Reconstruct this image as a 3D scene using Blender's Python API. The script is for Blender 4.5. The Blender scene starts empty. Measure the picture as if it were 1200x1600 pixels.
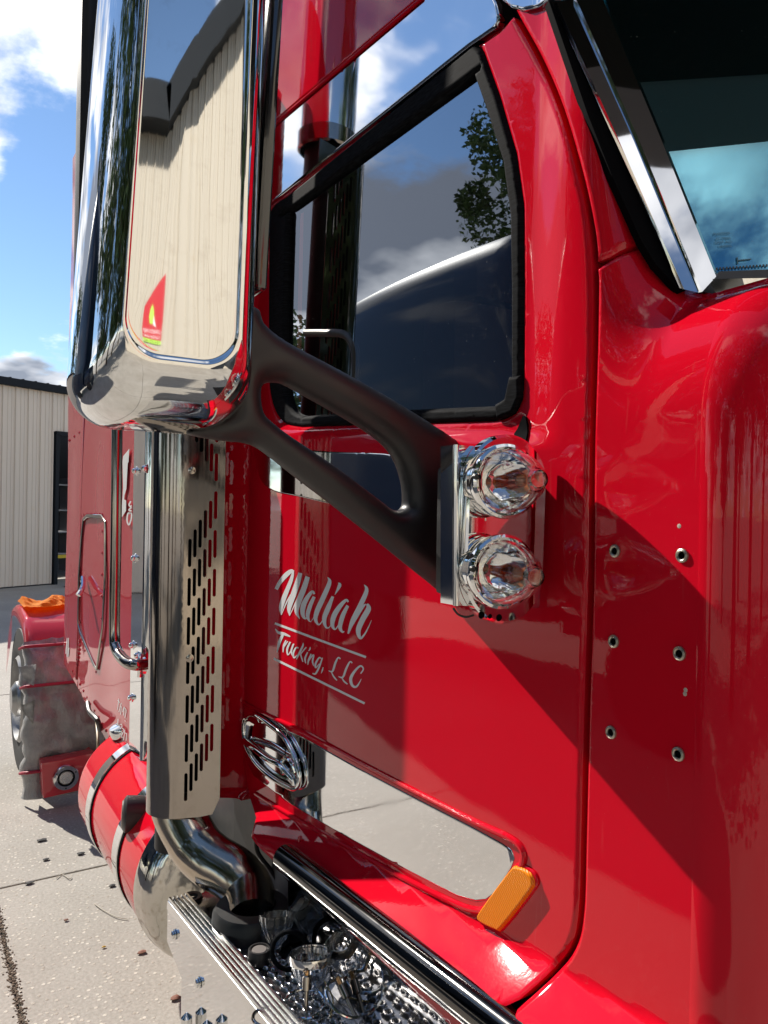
import bpy, bmesh, math, random
from mathutils import Vector, Matrix, geometry
from mathutils import noise as mnoise
from mathutils import kdtree
import numpy as np
import time
_T0 = time.time()
random.seed(7)
SC = bpy.context.scene
COL = SC.collection
PI = math.pi

# ------------------------------------------------------------------ camera
F = 1200.0
CAM = Vector((0.0, -0.8, 1.9))
TH = math.radians(32); RHO = 0.018; PIT = -math.atan(5 / F)
_f0 = Vector((-math.cos(TH), math.sin(TH), 0)); _r0 = Vector((math.sin(TH), math.cos(TH), 0))
fw = _f0 * math.cos(PIT) + Vector((0, 0, math.sin(PIT)))
_u0 = _r0.cross(fw)
rt = _r0 * math.cos(RHO) + _u0 * math.sin(RHO)
up = _u0 * math.cos(RHO) - _r0 * math.sin(RHO)
cd = bpy.data.cameras.new("camera"); cam = bpy.data.objects.new("camera", cd); COL.objects.link(cam)
M3 = Matrix((rt, up, -fw)).transposed()
cam.matrix_world = Matrix.Translation(CAM) @ M3.to_4x4()
cd.sensor_fit = 'VERTICAL'; cd.sensor_height = 32.0; cd.lens = 32.0 * F / 1600.0
cd.clip_start = 0.02; cd.clip_end = 2000
SC.camera = cam
SC.render.resolution_x = 768; SC.render.resolution_y = 1024

# ------------------------------------------------------------------ light
SUNV = Vector((-3.1, -1.0, 2.45)).normalized()          # towards the sun
sd = bpy.data.lights.new("sun", 'SUN'); sd.energy = 5.0; sd.angle = math.radians(0.53); sd.color = (1.0, 0.94, 0.85)
so = bpy.data.objects.new("sun", sd); COL.objects.link(so)
so.rotation_euler = SUNV.to_track_quat('Z', 'Y').to_euler(); so.location = (-20, -7, 20)
W = bpy.data.worlds.new("World"); SC.world = W; W.use_nodes = True
wn = W.node_tree.nodes; wl = W.node_tree.links; wn.clear()
def wN(t, **k):
    n = wn.new(t)
    for a, b in k.items(): setattr(n, a, b)
    return n
sky = wN('ShaderNodeTexSky', sky_type='NISHITA', sun_disc=False)
sky.sun_elevation = math.asin(SUNV.z); sky.sun_rotation = math.atan2(SUNV.x, SUNV.y)
sky.air_density = 1.0; sky.dust_density = 0.0; sky.ozone_density = 4.0
tc = wN('ShaderNodeTexCoord'); sx = wN('ShaderNodeSeparateXYZ'); wl.new(tc.outputs['Generated'], sx.inputs[0])
zc = wN('ShaderNodeMath', operation='MAXIMUM'); zc.inputs[1].default_value = 0.0; wl.new(sx.outputs[2], zc.inputs[0])
za = wN('ShaderNodeMath', operation='ADD'); za.inputs[1].default_value = 0.22; wl.new(zc.outputs[0], za.inputs[0])
dx = wN('ShaderNodeMath', operation='DIVIDE'); dy = wN('ShaderNodeMath', operation='DIVIDE')
wl.new(sx.outputs[0], dx.inputs[0]); wl.new(za.outputs[0], dx.inputs[1])
wl.new(sx.outputs[1], dy.inputs[0]); wl.new(za.outputs[0], dy.inputs[1])
cb = wN('ShaderNodeCombineXYZ'); wl.new(dx.outputs[0], cb.inputs[0]); wl.new(dy.outputs[0], cb.inputs[1])
cb.inputs[2].default_value = 3.3
def wnoise(scale, det, rough, off=0.0):
    n = wN('ShaderNodeTexNoise'); n.inputs['Scale'].default_value = scale; n.inputs['Detail'].default_value = det
    n.inputs['Roughness'].default_value = rough
    if off:
        ad = wN('ShaderNodeVectorMath', operation='ADD'); ad.inputs[1].default_value = (off, off * .7, off * .3)
        wl.new(cb.outputs[0], ad.inputs[0]); wl.new(ad.outputs[0], n.inputs['Vector'])
    else:
        wl.new(cb.outputs[0], n.inputs['Vector'])
    return n
CLOUD_OFF = 2.75
n1 = wnoise(1.55, 9, 0.56, CLOUD_OFF)
mr = wN('ShaderNodeMapRange'); mr.inputs[1].default_value = 0.50; mr.inputs[2].default_value = 0.585; mr.interpolation_type = 'SMOOTHSTEP'
wl.new(n1.outputs[0], mr.inputs[0])
n2 = wnoise(1.55, 5, 0.5, CLOUD_OFF - .09)
mr2 = wN('ShaderNodeMapRange'); mr2.inputs[1].default_value = 0.53; mr2.inputs[2].default_value = 0.66
wl.new(n2.outputs[0], mr2.inputs[0])
ccol = wN('ShaderNodeMix', data_type='RGBA'); ccol.inputs[6].default_value = (11.0, 11.0, 11.2, 1); ccol.inputs[7].default_value = (2.2, 2.4, 2.9, 1)
wl.new(mr2.outputs[0], ccol.inputs[0])
cmul = wN('ShaderNodeMath', operation='MULTIPLY'); cmul.inputs[1].default_value = 0.95; wl.new(mr.outputs[0], cmul.inputs[0])
smix = wN('ShaderNodeMix', data_type='RGBA'); wl.new(cmul.outputs[0], smix.inputs[0]); wl.new(sky.outputs[0], smix.inputs[6]); wl.new(ccol.outputs[2], smix.inputs[7])
bg = wN('ShaderNodeBackground'); bg.inputs[1].default_value = 0.105; wl.new(smix.outputs[2], bg.inputs[0])
wo = wN('ShaderNodeOutputWorld'); wl.new(bg.outputs[0], wo.inputs[0])
vs = SC.view_settings
vs.view_transform = 'Standard'; vs.look = 'None'; vs.gamma = 1.0; vs.use_curve_mapping = False; vs.exposure = 0.52
SC.cycles.max_bounces = 12; SC.cycles.glossy_bounces = 6; SC.cycles.transmission_bounces = 10; SC.cycles.transparent_max_bounces = 12
SC.cycles.caustics_reflective = False; SC.cycles.caustics_refractive = False
SC.cycles.sample_clamp_indirect = 6.0

# ------------------------------------------------------------------ pixel -> place helpers
def ray(U, V): return fw + rt * ((U - 600) / F) + up * ((800 - V) / F)
def aty(U, V, y=0.0):
    d = ray(U, V); return CAM + d * ((y - CAM.y) / d.y)
def atx(U, V, x):
    d = ray(U, V); return CAM + d * ((x - CAM.x) / d.x)
def atz(U, V, z=0.0):
    d = ray(U, V); return CAM + d * ((z - CAM.z) / d.z)

def sst(t):
    t = max(0.0, min(1.0, t)); return t * t * (3 - 2 * t)
def ledge_z(x): return 1.165 + 0.11 * (x + 1.62)
def S(x, z):
    """outer skin of the cab side: y as a function of x (towards the bonnet) and height"""
    y = 0.0
    h = z - 2.0
    if h > 0: y += 0.022 * (h * h / 0.3 if h < 0.15 else h - 0.075)
    y += 0.014 * sst((z - (2.035 - 0.10 * (x + 1.3))) / 0.035) * sst((-0.80 - x) / 0.10)
    zl = ledge_z(x)
    t = max(0.0, min(1.0, (zl - z) / 0.066)); e = .15
    f = t * t / (2 * e) / (1 - e) if t < e else ((t - e / 2) / (1 - e) if t < 1 - e else 1 - (1 - t) ** 2 / (2 * e) / (1 - e))
    y -= 0.074 * f
    # cowl: rolls in towards the bonnet opening and up under the windscreen
    b = 0.0
    if x > -0.80:
        b = max(0.0, z - 2.02) * sst((x + 0.80) / 0.16)
    q = min((b / 0.17) ** 2, 0.985)
    y += 0.125 * (1 - math.sqrt(1 - q))
    return y
def onS(U, V, off=0.0):
    d = ray(U, V); t = 0.35; prev = None
    while t < 9:
        p = CAM + d * t
        g = p.y - (S(p.x, p.z) + off)
        if g > 0:
            lo, hi = t - 0.02, t
            for _ in range(22):
                m = (lo + hi) / 2; p = CAM + d * m
                if p.y - (S(p.x, p.z) + off) > 0: hi = m
                else: lo = m
            p = CAM + d * hi
            return Vector((p.x, p.z))
        t += 0.02
    p = CAM + d * 9; return Vector((p.x, p.z))

# ------------------------------------------------------------------ materials
def mat(name, base=(.5, .5, .5), rough=.5, metal=0.0, coat=0.0, coat_rough=.03, trans=0.0, ior=1.5, spec=.5, alpha=1.0):
    m = bpy.data.materials.new(name); m.use_nodes = True
    b = m.node_tree.nodes['Principled BSDF']
    b.inputs['Base Color'].default_value = (*base, 1); b.inputs['Roughness'].default_value = rough
    b.inputs['Metallic'].default_value = metal; b.inputs['Coat Weight'].default_value = coat
    b.inputs['Coat Roughness'].default_value = coat_rough; b.inputs['Transmission Weight'].default_value = trans
    b.inputs['IOR'].default_value = ior; b.inputs['Specular IOR Level'].default_value = spec
    return m
def nd(m, t, **k):
    n = m.node_tree.nodes.new(t)
    for a, b in k.items(): setattr(n, a, b)
    return n
def lk(m, a, b): m.node_tree.links.new(a, b)
def B(m): return m.node_tree.nodes['Principled BSDF']
def noise(m, scale, det=4, rough=.55, stretch=(1, 1, 1), rot=(0, 0, 0)):
    t = nd(m, 'ShaderNodeTexCoord'); mp = nd(m, 'ShaderNodeMapping'); mp.inputs['Scale'].default_value = stretch; mp.inputs['Rotation'].default_value = rot
    lk(m, t.outputs['Object'], mp.inputs[0]); n = nd(m, 'ShaderNodeTexNoise')
    n.inputs['Scale'].default_value = scale; n.inputs['Detail'].default_value = det; n.inputs['Roughness'].default_value = rough
    lk(m, mp.outputs[0], n.inputs['Vector']); return n
def ramp(m, src, a, b, ca, cb_):
    r = nd(m, 'ShaderNodeValToRGB'); r.color_ramp.elements[0].position = a; r.color_ramp.elements[1].position = b
    r.color_ramp.elements[0].color = (*ca, 1) if len(ca) == 3 else ca; r.color_ramp.elements[1].color = (*cb_, 1) if len(cb_) == 3 else cb_
    lk(m, src, r.inputs[0]); return r
def rng(m, src, a, b, c, d):
    r = nd(m, 'ShaderNodeMapRange'); r.inputs[1].default_value = a; r.inputs[2].default_value = b; r.inputs[3].default_value = c; r.inputs[4].default_value = d
    lk(m, src, r.inputs[0]); return r
def bump(m, src, strength, dist=.001, target='Normal', prev=None):
    b = nd(m, 'ShaderNodeBump'); b.inputs['Strength'].default_value = strength; b.inputs['Distance'].default_value = dist
    lk(m, src, b.inputs['Height'])
    if prev: lk(m, prev.outputs[0], b.inputs['Normal'])
    lk(m, b.outputs[0], B(m).inputs[target]); return b
def mixc(m, fac, a, b, blend='MIX'):
    x = nd(m, 'ShaderNodeMix', data_type='RGBA', blend_type=blend)
    for i, v in ((0, fac), (6, a), (7, b)):
        if isinstance(v, (int, float)): x.inputs[i].default_value = v
        elif isinstance(v, tuple): x.inputs[i].default_value = (*v, 1)
        else: lk(m, v, x.inputs[i])
    return x.outputs[2]

def paint(name, col, wave=.22):
    m = mat(name, col, .45, 0.0, .85, .018, spec=.0)
    B(m).inputs['Coat IOR'].default_value = 1.5
    # dust specks, faint wipe haze and scratches
    sp = noise(m, 420, 2, .6); r1 = ramp(m, sp.outputs[0], .715, .76, (0, 0, 0), (1, 1, 1))
    hz = noise(m, 5, 5, .6); r2 = ramp(m, hz.outputs[0], .45, .8, (0, 0, 0), (1, 1, 1))
    sc = noise(m, 9, 3, .5, (14, 14, .9), (0, .5, .2)); r3 = ramp(m, sc.outputs[0], .69, .72, (0, 0, 0), (1, 1, 1))
    mx = nd(m, 'ShaderNodeMath', operation='MULTIPLY'); lk(m, r1.outputs[0], mx.inputs[0]); lk(m, r2.outputs[0], mx.inputs[1])
    s2 = nd(m, 'ShaderNodeMath', operation='MULTIPLY'); lk(m, r3.outputs[0], s2.inputs[0]); s2.inputs[1].default_value = .025
    ad = nd(m, 'ShaderNodeMath', operation='MULTIPLY_ADD'); lk(m, mx.outputs[0], ad.inputs[0]); ad.inputs[1].default_value = .5; lk(m, s2.outputs[0], ad.inputs[2])
    c = mixc(m, ad.outputs[0], col, (.55, .45, .42)); lk(m, c, B(m).inputs['Base Color'])
    rr = rng(m, hz.outputs[0], .4, .8, .012, .05); lk(m, rr.outputs[0], B(m).inputs['Coat Roughness'])
    w = noise(m, 3.2, 2, .5); op = noise(m, 170, 1, .5)
    b1 = bump(m, w.outputs[0], wave, .006, 'Coat Normal'); b2 = bump(m, op.outputs[0], .035, .0006, 'Coat Normal', b1)
    return m
RED = paint('red_gloss_paint', (.64, .004, .018))
RED_SHEEN = paint('dusty_sheen_red_paint', (.50, .045, .06), .25)  # paler base stands in for ground mirrored at grazing angles, plus dust
B(RED_SHEEN).inputs['Coat Weight'].default_value = 1.0
def metalmat(name, col, rough, waves=0.0, wscale=3, streak=0.0, spots=0.0):
    m = mat(name, col, rough, 1.0)
    prev = None
    if waves:
        w = noise(m, wscale, 3, .5); prev = bump(m, w.outputs[0], waves, .01)
    s = noise(m, 6, 4, .6, (30, 30, .8) if streak else (1, 1, 1))
    rr = rng(m, s.outputs[0], .3, .75, rough * .6, rough * 1.9 + .015); lk(m, rr.outputs[0], B(m).inputs['Roughness'])
    if streak:
        bump(m, s.outputs[0], streak, .001, 'Normal', prev)
    if spots:
        d = noise(m, 38, 5, .6); r = ramp(m, d.outputs[0], .55, .78, (0, 0, 0), (spots, spots, spots))
        c = mixc(m, r.outputs[0], col, (col[0] * .55, col[1] * .5, col[2] * .42)); lk(m, c, B(m).inputs['Base Color'])
    return m
CHROME = metalmat('mirror_chrome', (.80, .80, .79), .018, .010, 5, 0, .25)
CHROMEF = metalmat('flat_bright_chrome', (.78, .78, .78), .03, .08, 2.5)
STEEL = metalmat('polished_stainless_steel', (.37, .325, .285), .07, .10, 3, .03, .3)
TANK = metalmat('weathered_polished_aluminium', (.60, .57, .52), .10, .8, 7, 0, .9)
PIPE = metalmat('heat_tinted_steel_pipe', (.52, .45, .36), .14, .25, 8, 0, .5)
ALU = metalmat('brushed_aluminium', (.80, .80, .79), .16, .0, 6, 0, .15)
TREAD = metalmat('dirty_tread_aluminium', (.42, .42, .43), .14, .15, 12, 0, .8)
TUBEM = metalmat('dark_polished_tube', (.11, .105, .10), .06, .05, 4)
BLACKP = mat('satin_black_plastic', (.016, .015, .016), .42)
_n = noise(BLACKP, 900, 2); bump(BLACKP, _n.outputs[0], .12, .0005)
_n = noise(BLACKP, 14, 5); _r = rng(BLACKP, _n.outputs[0], .3, .7, .34, .52); lk(BLACKP, _r.outputs[0], B(BLACKP).inputs['Roughness'])
RUBBER = mat('weathered_black_rubber', (.012, .013, .015), .7, spec=.02)
_n = noise(RUBBER, 40, 5, .6, (1, 1, 12)); _r = ramp(RUBBER, _n.outputs[0], .4, .8, (.006, .006, .007), (.022, .024, .028)); lk(RUBBER, _r.outputs[0], B(RUBBER).inputs['Base Color'])
BLACK = mat('black_void', (.004, .004, .005), .8, spec=.02)
CHASSIS = mat('greasy_black_chassis', (.012, .013, .014), .45)
_n = noise(CHASSIS, 12, 6); _r = ramp(CHASSIS, _n.outputs[0], .45, .8, (.010, .011, .012), (.045, .042, .037)); lk(CHASSIS, _r.outputs[0], B(CHASSIS).inputs['Base Color'])
DASH = mat('grey_blue_dash_vinyl', (.10, .12, .15), .5)
TEAL = mat('pale_teal_dash_cover', (.05, .24, .33), .45)
_n = noise(TEAL, 7, 5); _r = ramp(TEAL, _n.outputs[0], .5, .75, (.03, .19, .30), (.16, .46, .46)); lk(TEAL, _r.outputs[0], B(TEAL).inputs['Base Color'])
SEATM = mat('dark_burgundy_seat_cloth', (.035, .012, .018), .85)
WHITE = mat('white_vinyl', (.80, .80, .79), .35)
CLEAR = mat('clear_moulded_glass', (1, 1, 1), .01, 0, 0, .03, 1.0, 1.46)
AMBER = mat('amber_lens', (1.0, .30, .0), .3, 0, .35, .03, .1, 1.45, .2)
_t = nd(AMBER, 'ShaderNodeTexCoord'); _w = nd(AMBER, 'ShaderNodeTexWave', wave_type='BANDS', bands_direction='DIAGONAL'); _w.inputs['Scale'].default_value = 95; _w.inputs['Distortion'].default_value = 0
lk(AMBER, _t.outputs['Object'], _w.inputs['Vector']); bump(AMBER, _w.outputs[0], .5, .0015)
_c = ramp(AMBER, _w.outputs[0], .2, .8, (.92, .20, .0), (1.0, .36, .01)); lk(AMBER, _c.outputs[0], B(AMBER).inputs['Base Color'])
BULB = mat('orange_bulb_glass', (.9, .22, .05), .12, 0, 0, .03, .7)
COPPER = mat('brass_contact', (.75, .42, .16), .25, 1.0)
GREEN = mat('green_sticker', (.02, .26, .08), .4)
BLUEP = mat('light_blue_bollard_paint', (.16, .40, .50), .5)
WOOD = mat('weathered_yellow_timber', (.36, .24, .09), .7)
ORANGE = mat('orange_shop_cloth', (.90, .33, .01), .85)
_n = noise(ORANGE, 40, 3); bump(ORANGE, _n.outputs[0], .4, .004)
def wrapmat():
    m = mat('grey_plastic_wrap', (.3, .3, .3), .28, 0, .6, .12)
    n = noise(m, 9, 6, .6); r = ramp(m, n.outputs[0], .3, .75, (.22, .225, .23), (.42, .42, .41)); lk(m, r.outputs[0], B(m).inputs['Base Color'])
    n2 = noise(m, 14, 7, .7, (1, 1, .6)); b1 = bump(m, n2.outputs[0], .9, .03)
    return m
WRAP = wrapmat()
TYRE = mat('tyre_rubber', (.02, .02, .02), .75)
NAVY = mat('dark_navy_paint', (.006, .014, .034), .5, 0, .45, .06, spec=.1)
LEAF = mat('tree_leaves', (.05, .10, .025), .6)
_oi = nd(LEAF, 'ShaderNodeObjectInfo'); _n = noise(LEAF, 1.3, 3); _r = ramp(LEAF, _n.outputs[0], .35, .7, (.025, .055, .012), (.09, .15, .04)); lk(LEAF, _r.outputs[0], B(LEAF).inputs['Base Color'])
BARK = mat('rough_bark', (.10, .07, .05), .9)
REDST = mat('dark_red_strap', (.35, .01, .04), .5)

def glassmat(name, tint, refl, gc=(.92, .96, 1)):
    m = bpy.data.materials.new(name); m.use_nodes = True; t = m.node_tree; t.nodes.clear()
    o = t.nodes.new('ShaderNodeOutputMaterial'); mx = t.nodes.new('ShaderNodeMixShader')
    tr = t.nodes.new('ShaderNodeBsdfTransparent'); tr.inputs[0].default_value = (*tint, 1)
    gl = t.nodes.new('ShaderNodeBsdfGlossy'); gl.inputs['Roughness'].default_value = .012; gl.inputs[0].default_value = (*gc, 1)
    fr = t.nodes.new('ShaderNodeFresnel'); fr.inputs[0].default_value = 1.55
    mr_ = t.nodes.new('ShaderNodeMapRange'); mr_.inputs[1].default_value = 0; mr_.inputs[2].default_value = .35; mr_.inputs[3].default_value = refl[0]; mr_.inputs[4].default_value = refl[1]
    t.links.new(fr.outputs[0], mr_.inputs[0]); t.links.new(mr_.outputs[0], mx.inputs[0])
    t.links.new(tr.outputs[0], mx.inputs[1]); t.links.new(gl.outputs[0], mx.inputs[2])
    # fine dust specks
    tcn = t.nodes.new('ShaderNodeTexCoord'); n = t.nodes.new('ShaderNodeTexNoise'); n.inputs['Scale'].default_value = 260; n.inputs['Detail'].default_value = 3
    t.links.new(tcn.outputs['Object'], n.inputs['Vector'])
    rp = t.nodes.new('ShaderNodeMapRange'); rp.inputs[1].default_value = .70; rp.inputs[2].default_value = .78; rp.inputs[4].default_value = .45
    t.links.new(n.outputs[0], rp.inputs[0])
    df = t.nodes.new('ShaderNodeBsdfDiffuse'); df.inputs[0].default_value = (.5, .48, .45, 1)
    m2 = t.nodes.new('ShaderNodeMixShader'); t.links.new(rp.outputs[0], m2.inputs[0]); t.links.new(mx.outputs[0], m2.inputs[1]); t.links.new(df.outputs[0], m2.inputs[2])
    t.links.new(m2.outputs[0], o.inputs[0]); return m
GLASS = glassmat('tinted_side_glass', (.42, .46, .46), (.30, .72))
WGLASS = glassmat('windscreen_glass', (.55, .75, .78), (.30, .8), (.42, .85, .95))

def concrete(name='exposed_aggregate_concrete'):
    m = mat(name, (.33, .31, .28), .8)
    t = nd(m, 'ShaderNodeTexCoord'); geo = nd(m, 'ShaderNodeNewGeometry')
    def nz(sc, d, r=.6):
        n = nd(m, 'ShaderNodeTexNoise'); n.inputs['Scale'].default_value = sc; n.inputs['Detail'].default_value = d; n.inputs['Roughness'].default_value = r
        lk(m, geo.outputs['Position'], n.inputs['Vector']); return n
    big = nz(.9, 6); c1 = ramp(m, big.outputs[0], .3, .72, (.30, .275, .24), (.41, .385, .345))
    fine = nz(70, 5); c2 = ramp(m, fine.outputs[0], .3, .7, (.78, .77, .75), (1.12, 1.12, 1.12))
    base = mixc(m, 1.0, c1.outputs[0], c2.outputs[0], 'MULTIPLY')
    v = nd(m, 'ShaderNodeTexVoronoi'); v.inputs['Scale'].default_value = 48; lk(m, geo.outputs['Position'], v.inputs['Vector'])
    sepc = nd(m, 'ShaderNodeSeparateColor'); lk(m, v.outputs['Color'], sepc.inputs[0])
    sel = ramp(m, sepc.outputs[0], .60, .64, (0, 0, 0), (1, 1, 1)); dd = ramp(m, v.outputs['Distance'], .28, .40, (1, 1, 1), (0, 0, 0))
    mu = nd(m, 'ShaderNodeMath', operation='MULTIPLY'); lk(m, sel.outputs[0], mu.inputs[0]); lk(m, dd.outputs[0], mu.inputs[1])
    m2 = nd(m, 'ShaderNodeMath', operation='MULTIPLY'); lk(m, mu.outputs[0], m2.inputs[0]); m2.inputs[1].default_value = .9
    peb = mixc(m, sepc.outputs[1], (.62, .58, .50), (.30, .26, .21))
    cc = mixc(m, m2.outputs[0], base, peb)
    st = nz(2.3, 7, .7); sr = ramp(m, st.outputs[0], .60, .74, (0, 0, 0), (.45, .45, .45))
    cc = mixc(m, sr.outputs[0], cc, (.17, .155, .14)); lk(m, cc, B(m).inputs['Base Color'])
    hh = nd(m, 'ShaderNodeMath', operation='ADD'); lk(m, fine.outputs[0], hh.inputs[0]); lk(m, mu.outputs[0], hh.inputs[1])
    bump(m, hh.outputs[0], .5, .003); return m
CONC = concrete()
DIRT = mat('brown_joint_grit', (.14, .10, .07), .95)
_n = noise(DIRT, 60, 5); _r = ramp(DIRT, _n.outputs[0], .3, .7, (.07, .045, .03), (.33, .26, .19)); lk(DIRT, _r.outputs[0], B(DIRT).inputs['Base Color'])
def wallmat(name, col):
    m = mat(name, col, .55)
    n = noise(m, 1.2, 5, .6, (1, 1, .25)); c = ramp(m, n.outputs[0], .3, .75, tuple(x * .95 for x in col), tuple(min(1, x * 1.02) for x in col))
    s = noise(m, 2.1, 3, .5); sr = ramp(m, s.outputs[0], .66, .74, (0, 0, 0), (.18, .18, .18))
    cc = mixc(m, sr.outputs[0], c.outputs[0], (col[0] * .85, col[1] * .72, col[2] * .5)); lk(m, cc, B(m).inputs['Base Color'])
    return m
WALLM = wallmat('beige_ribbed_metal', (.48, .435, .36)); WALLF = wallmat('lightened_beige_metal', (.80, .70, .57))  # beige lightened for the shaded far wall, darkened for shade on the mirrored wall
ROOFM = mat('dark_roof_trim', (.02, .023, .027), .6, spec=.1)

# ------------------------------------------------------------------ objects
def empty(name, loc, label=None, cat=None, group=None, parent=None):
    o = bpy.data.objects.new(name, None); COL.objects.link(o); o.location = loc; o.empty_display_size = .1
    if parent is not None: o.parent = parent
    if label: o['label'] = label
    if cat: o['category'] = cat
    if group: o['group'] = group
    return o
def root_of(p):
    while p.parent is not None: p = p.parent
    return p
def link(name, me, mats, parent=None, smooth=False, label=None, cat=None, kind=None, group=None):
    if not isinstance(mats, (list, tuple)): mats = [mats]
    for m in mats: me.materials.append(m)
    if smooth:
        for p in me.polygons: p.use_smooth = True
    o = bpy.data.objects.new(name, me); COL.objects.link(o)
    if parent is not None:
        L = root_of(parent).location.copy()
        me.transform(Matrix.Translation(-L)); o.parent = parent
    if label: o['label'] = label
    if cat: o['category'] = cat
    if kind: o['kind'] = kind
    if group: o['group'] = group
    return o
def from_bm(name, bm, mats, parent=None, smooth=False, sharp=35, **k):
    me = bpy.data.meshes.new(name); bmesh.ops.recalc_face_normals(bm, faces=bm.faces[:]) if not k.pop('keepn', False) else None
    if smooth:
        for e in bm.edges:
            if len(e.link_faces) == 2 and e.calc_face_angle(0) > math.radians(sharp): e.smooth = False
    bm.to_mesh(me); bm.free()
    return link(name, me, mats, parent, smooth, **k)
def from_py(name, v, f, mats, parent=None, smooth=False, sharp=35, **k):
    me = bpy.data.meshes.new(name); me.from_pydata([tuple(p) for p in v], [], f); bm = bmesh.new(); bm.from_mesh(me); bpy.data.meshes.remove(me)
    return from_bm(name, bm, mats, parent, smooth, sharp, **k)
def add_box(bm, c, s, rot=None, bev=0.0, seg=2):
    M = Matrix.Translation(Vector(c)) @ (rot.to_4x4() if rot is not None else Matrix()) @ Matrix.Diagonal((*s, 1))
    r = bmesh.ops.create_cube(bm, size=1.0, matrix=M)
    if bev:
        es = list({e for v in r['verts'] for e in v.link_edges})
        bmesh.ops.bevel(bm, geom=es, offset=bev, segments=seg, affect='EDGES', profile=.6)
def box(name, c, s, m, parent=None, bev=0.0, rot=None, smooth=None, **k):
    bm = bmesh.new(); add_box(bm, c, s, rot, bev); return from_bm(name, bm, m, parent, bool(bev) if smooth is None else smooth, **k)
def catmull(pts, n=6, closed=False):
    P = [Vector(p) for p in pts]; out = []; N = len(P)
    for i in range(N if closed else N - 1):
        if closed: a, b, c, d = P[(i - 1) % N], P[i], P[(i + 1) % N], P[(i + 2) % N]
        else: a, b, c, d = P[max(i - 1, 0)], P[i], P[i + 1], P[min(i + 2, N - 1)]
        for j in range(n):
            t = j / n
            out.append(.5 * ((2 * b) + (c - a) * t + (2 * a - 5 * b + 4 * c - d) * t * t + (3 * b - a - 3 * c + d) * t ** 3))
    if not closed: out.append(P[-1])
    return out
def add_tube(bm, pts, rad, seg=12, closed=False, caps=True, sq=1.0, upv=None):
    P = [Vector(p) for p in pts]; N = len(P); rings = []
    T0 = None; nrm = None
    for i in range(N):
        if closed: T = (P[(i + 1) % N] - P[(i - 1) % N]).normalized()
        else: T = (P[min(i + 1, N - 1)] - P[max(i - 1, 0)]).normalized()
        if nrm is None:
            a = Vector(upv) if upv else (Vector((0, 0, 1)) if abs(T.z) < .9 else Vector((1, 0, 0)))
            nrm = (a - T * a.dot(T)).normalized()
        else:
            if upv:
                a = Vector(upv); nn = a - T * a.dot(T)
                if nn.length > 1e-4: nrm = nn.normalized()
            else: nrm = (nrm - T * nrm.dot(T)).normalized()
        bi = T.cross(nrm); r = rad(i / (N - 1)) if callable(rad) else rad
        rings.append([bm.verts.new(P[i] + (nrm * math.cos(k * 2 * PI / seg) * sq + bi * math.sin(k * 2 * PI / seg)) * r) for k in range(seg)])
    for i in range(N if closed else N - 1):
        A, Bq = rings[i], rings[(i + 1) % N]
        for k in range(seg): bm.faces.new((A[k], A[(k + 1) % seg], Bq[(k + 1) % seg], Bq[k]))
    if caps and not closed: bm.faces.new(rings[0][::-1]); bm.faces.new(rings[-1])
def tube(name, pts, rad, m, parent=None, seg=12, closed=False, caps=True, sq=1.0, upv=None, **k):
    bm = bmesh.new(); add_tube(bm, pts, rad, seg, closed, caps, sq, upv); return from_bm(name, bm, m, parent, True, **k)
def frame_of(ax):
    ax = Vector(ax).normalized(); a = Vector((0, 0, 1)) if abs(ax.z) < .95 else Vector((1, 0, 0))
    s = a.cross(ax).normalized(); t = ax.cross(s); return Matrix((s, t, ax)).transposed()
def add_lathe(bm, prof, loc, ax=(0, 0, 1), seg=32, rfun=None):
    """prof: list of (radius, distance along axis)"""
    R = frame_of(ax); L = Vector(loc); rings = []
    for (r, h) in prof:
        if r < 1e-6: rings.append([bm.verts.new(L + R @ Vector((0, 0, h)))])
        else:
            ring = []
            for k in range(seg):
                a = 2 * PI * k / seg; rr = r * (rfun(a, h) if rfun else 1)
                ring.append(bm.verts.new(L + R @ Vector((rr * math.cos(a), rr * math.sin(a), h))))
            rings.append(ring)
    for A, Bq in zip(rings, rings[1:]):
        if len(A) == 1 and len(Bq) == 1: continue
        for k in range(seg):
            k2 = (k + 1) % seg
            if len(A) == 1: bm.faces.new((A[0], Bq[k], Bq[k2]))
            elif len(Bq) == 1: bm.faces.new((A[k], A[k2], Bq[0]))
            else: bm.faces.new((A[k], A[k2], Bq[k2], Bq[k]))
def lathe(name, prof, loc, ax, m, parent=None, seg=32, rfun=None, sharp=35, **k):
    bm = bmesh.new(); add_lathe(bm, prof, loc, ax, seg, rfun); return from_bm(name, bm, m, parent, True, sharp, **k)
def copy_tree(o, parent=None):
    c = o.copy(); COL.objects.link(c)
    if parent is not None: c.parent = parent
    for ch in list(o.children): copy_tree(ch, c)
    return c

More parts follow.
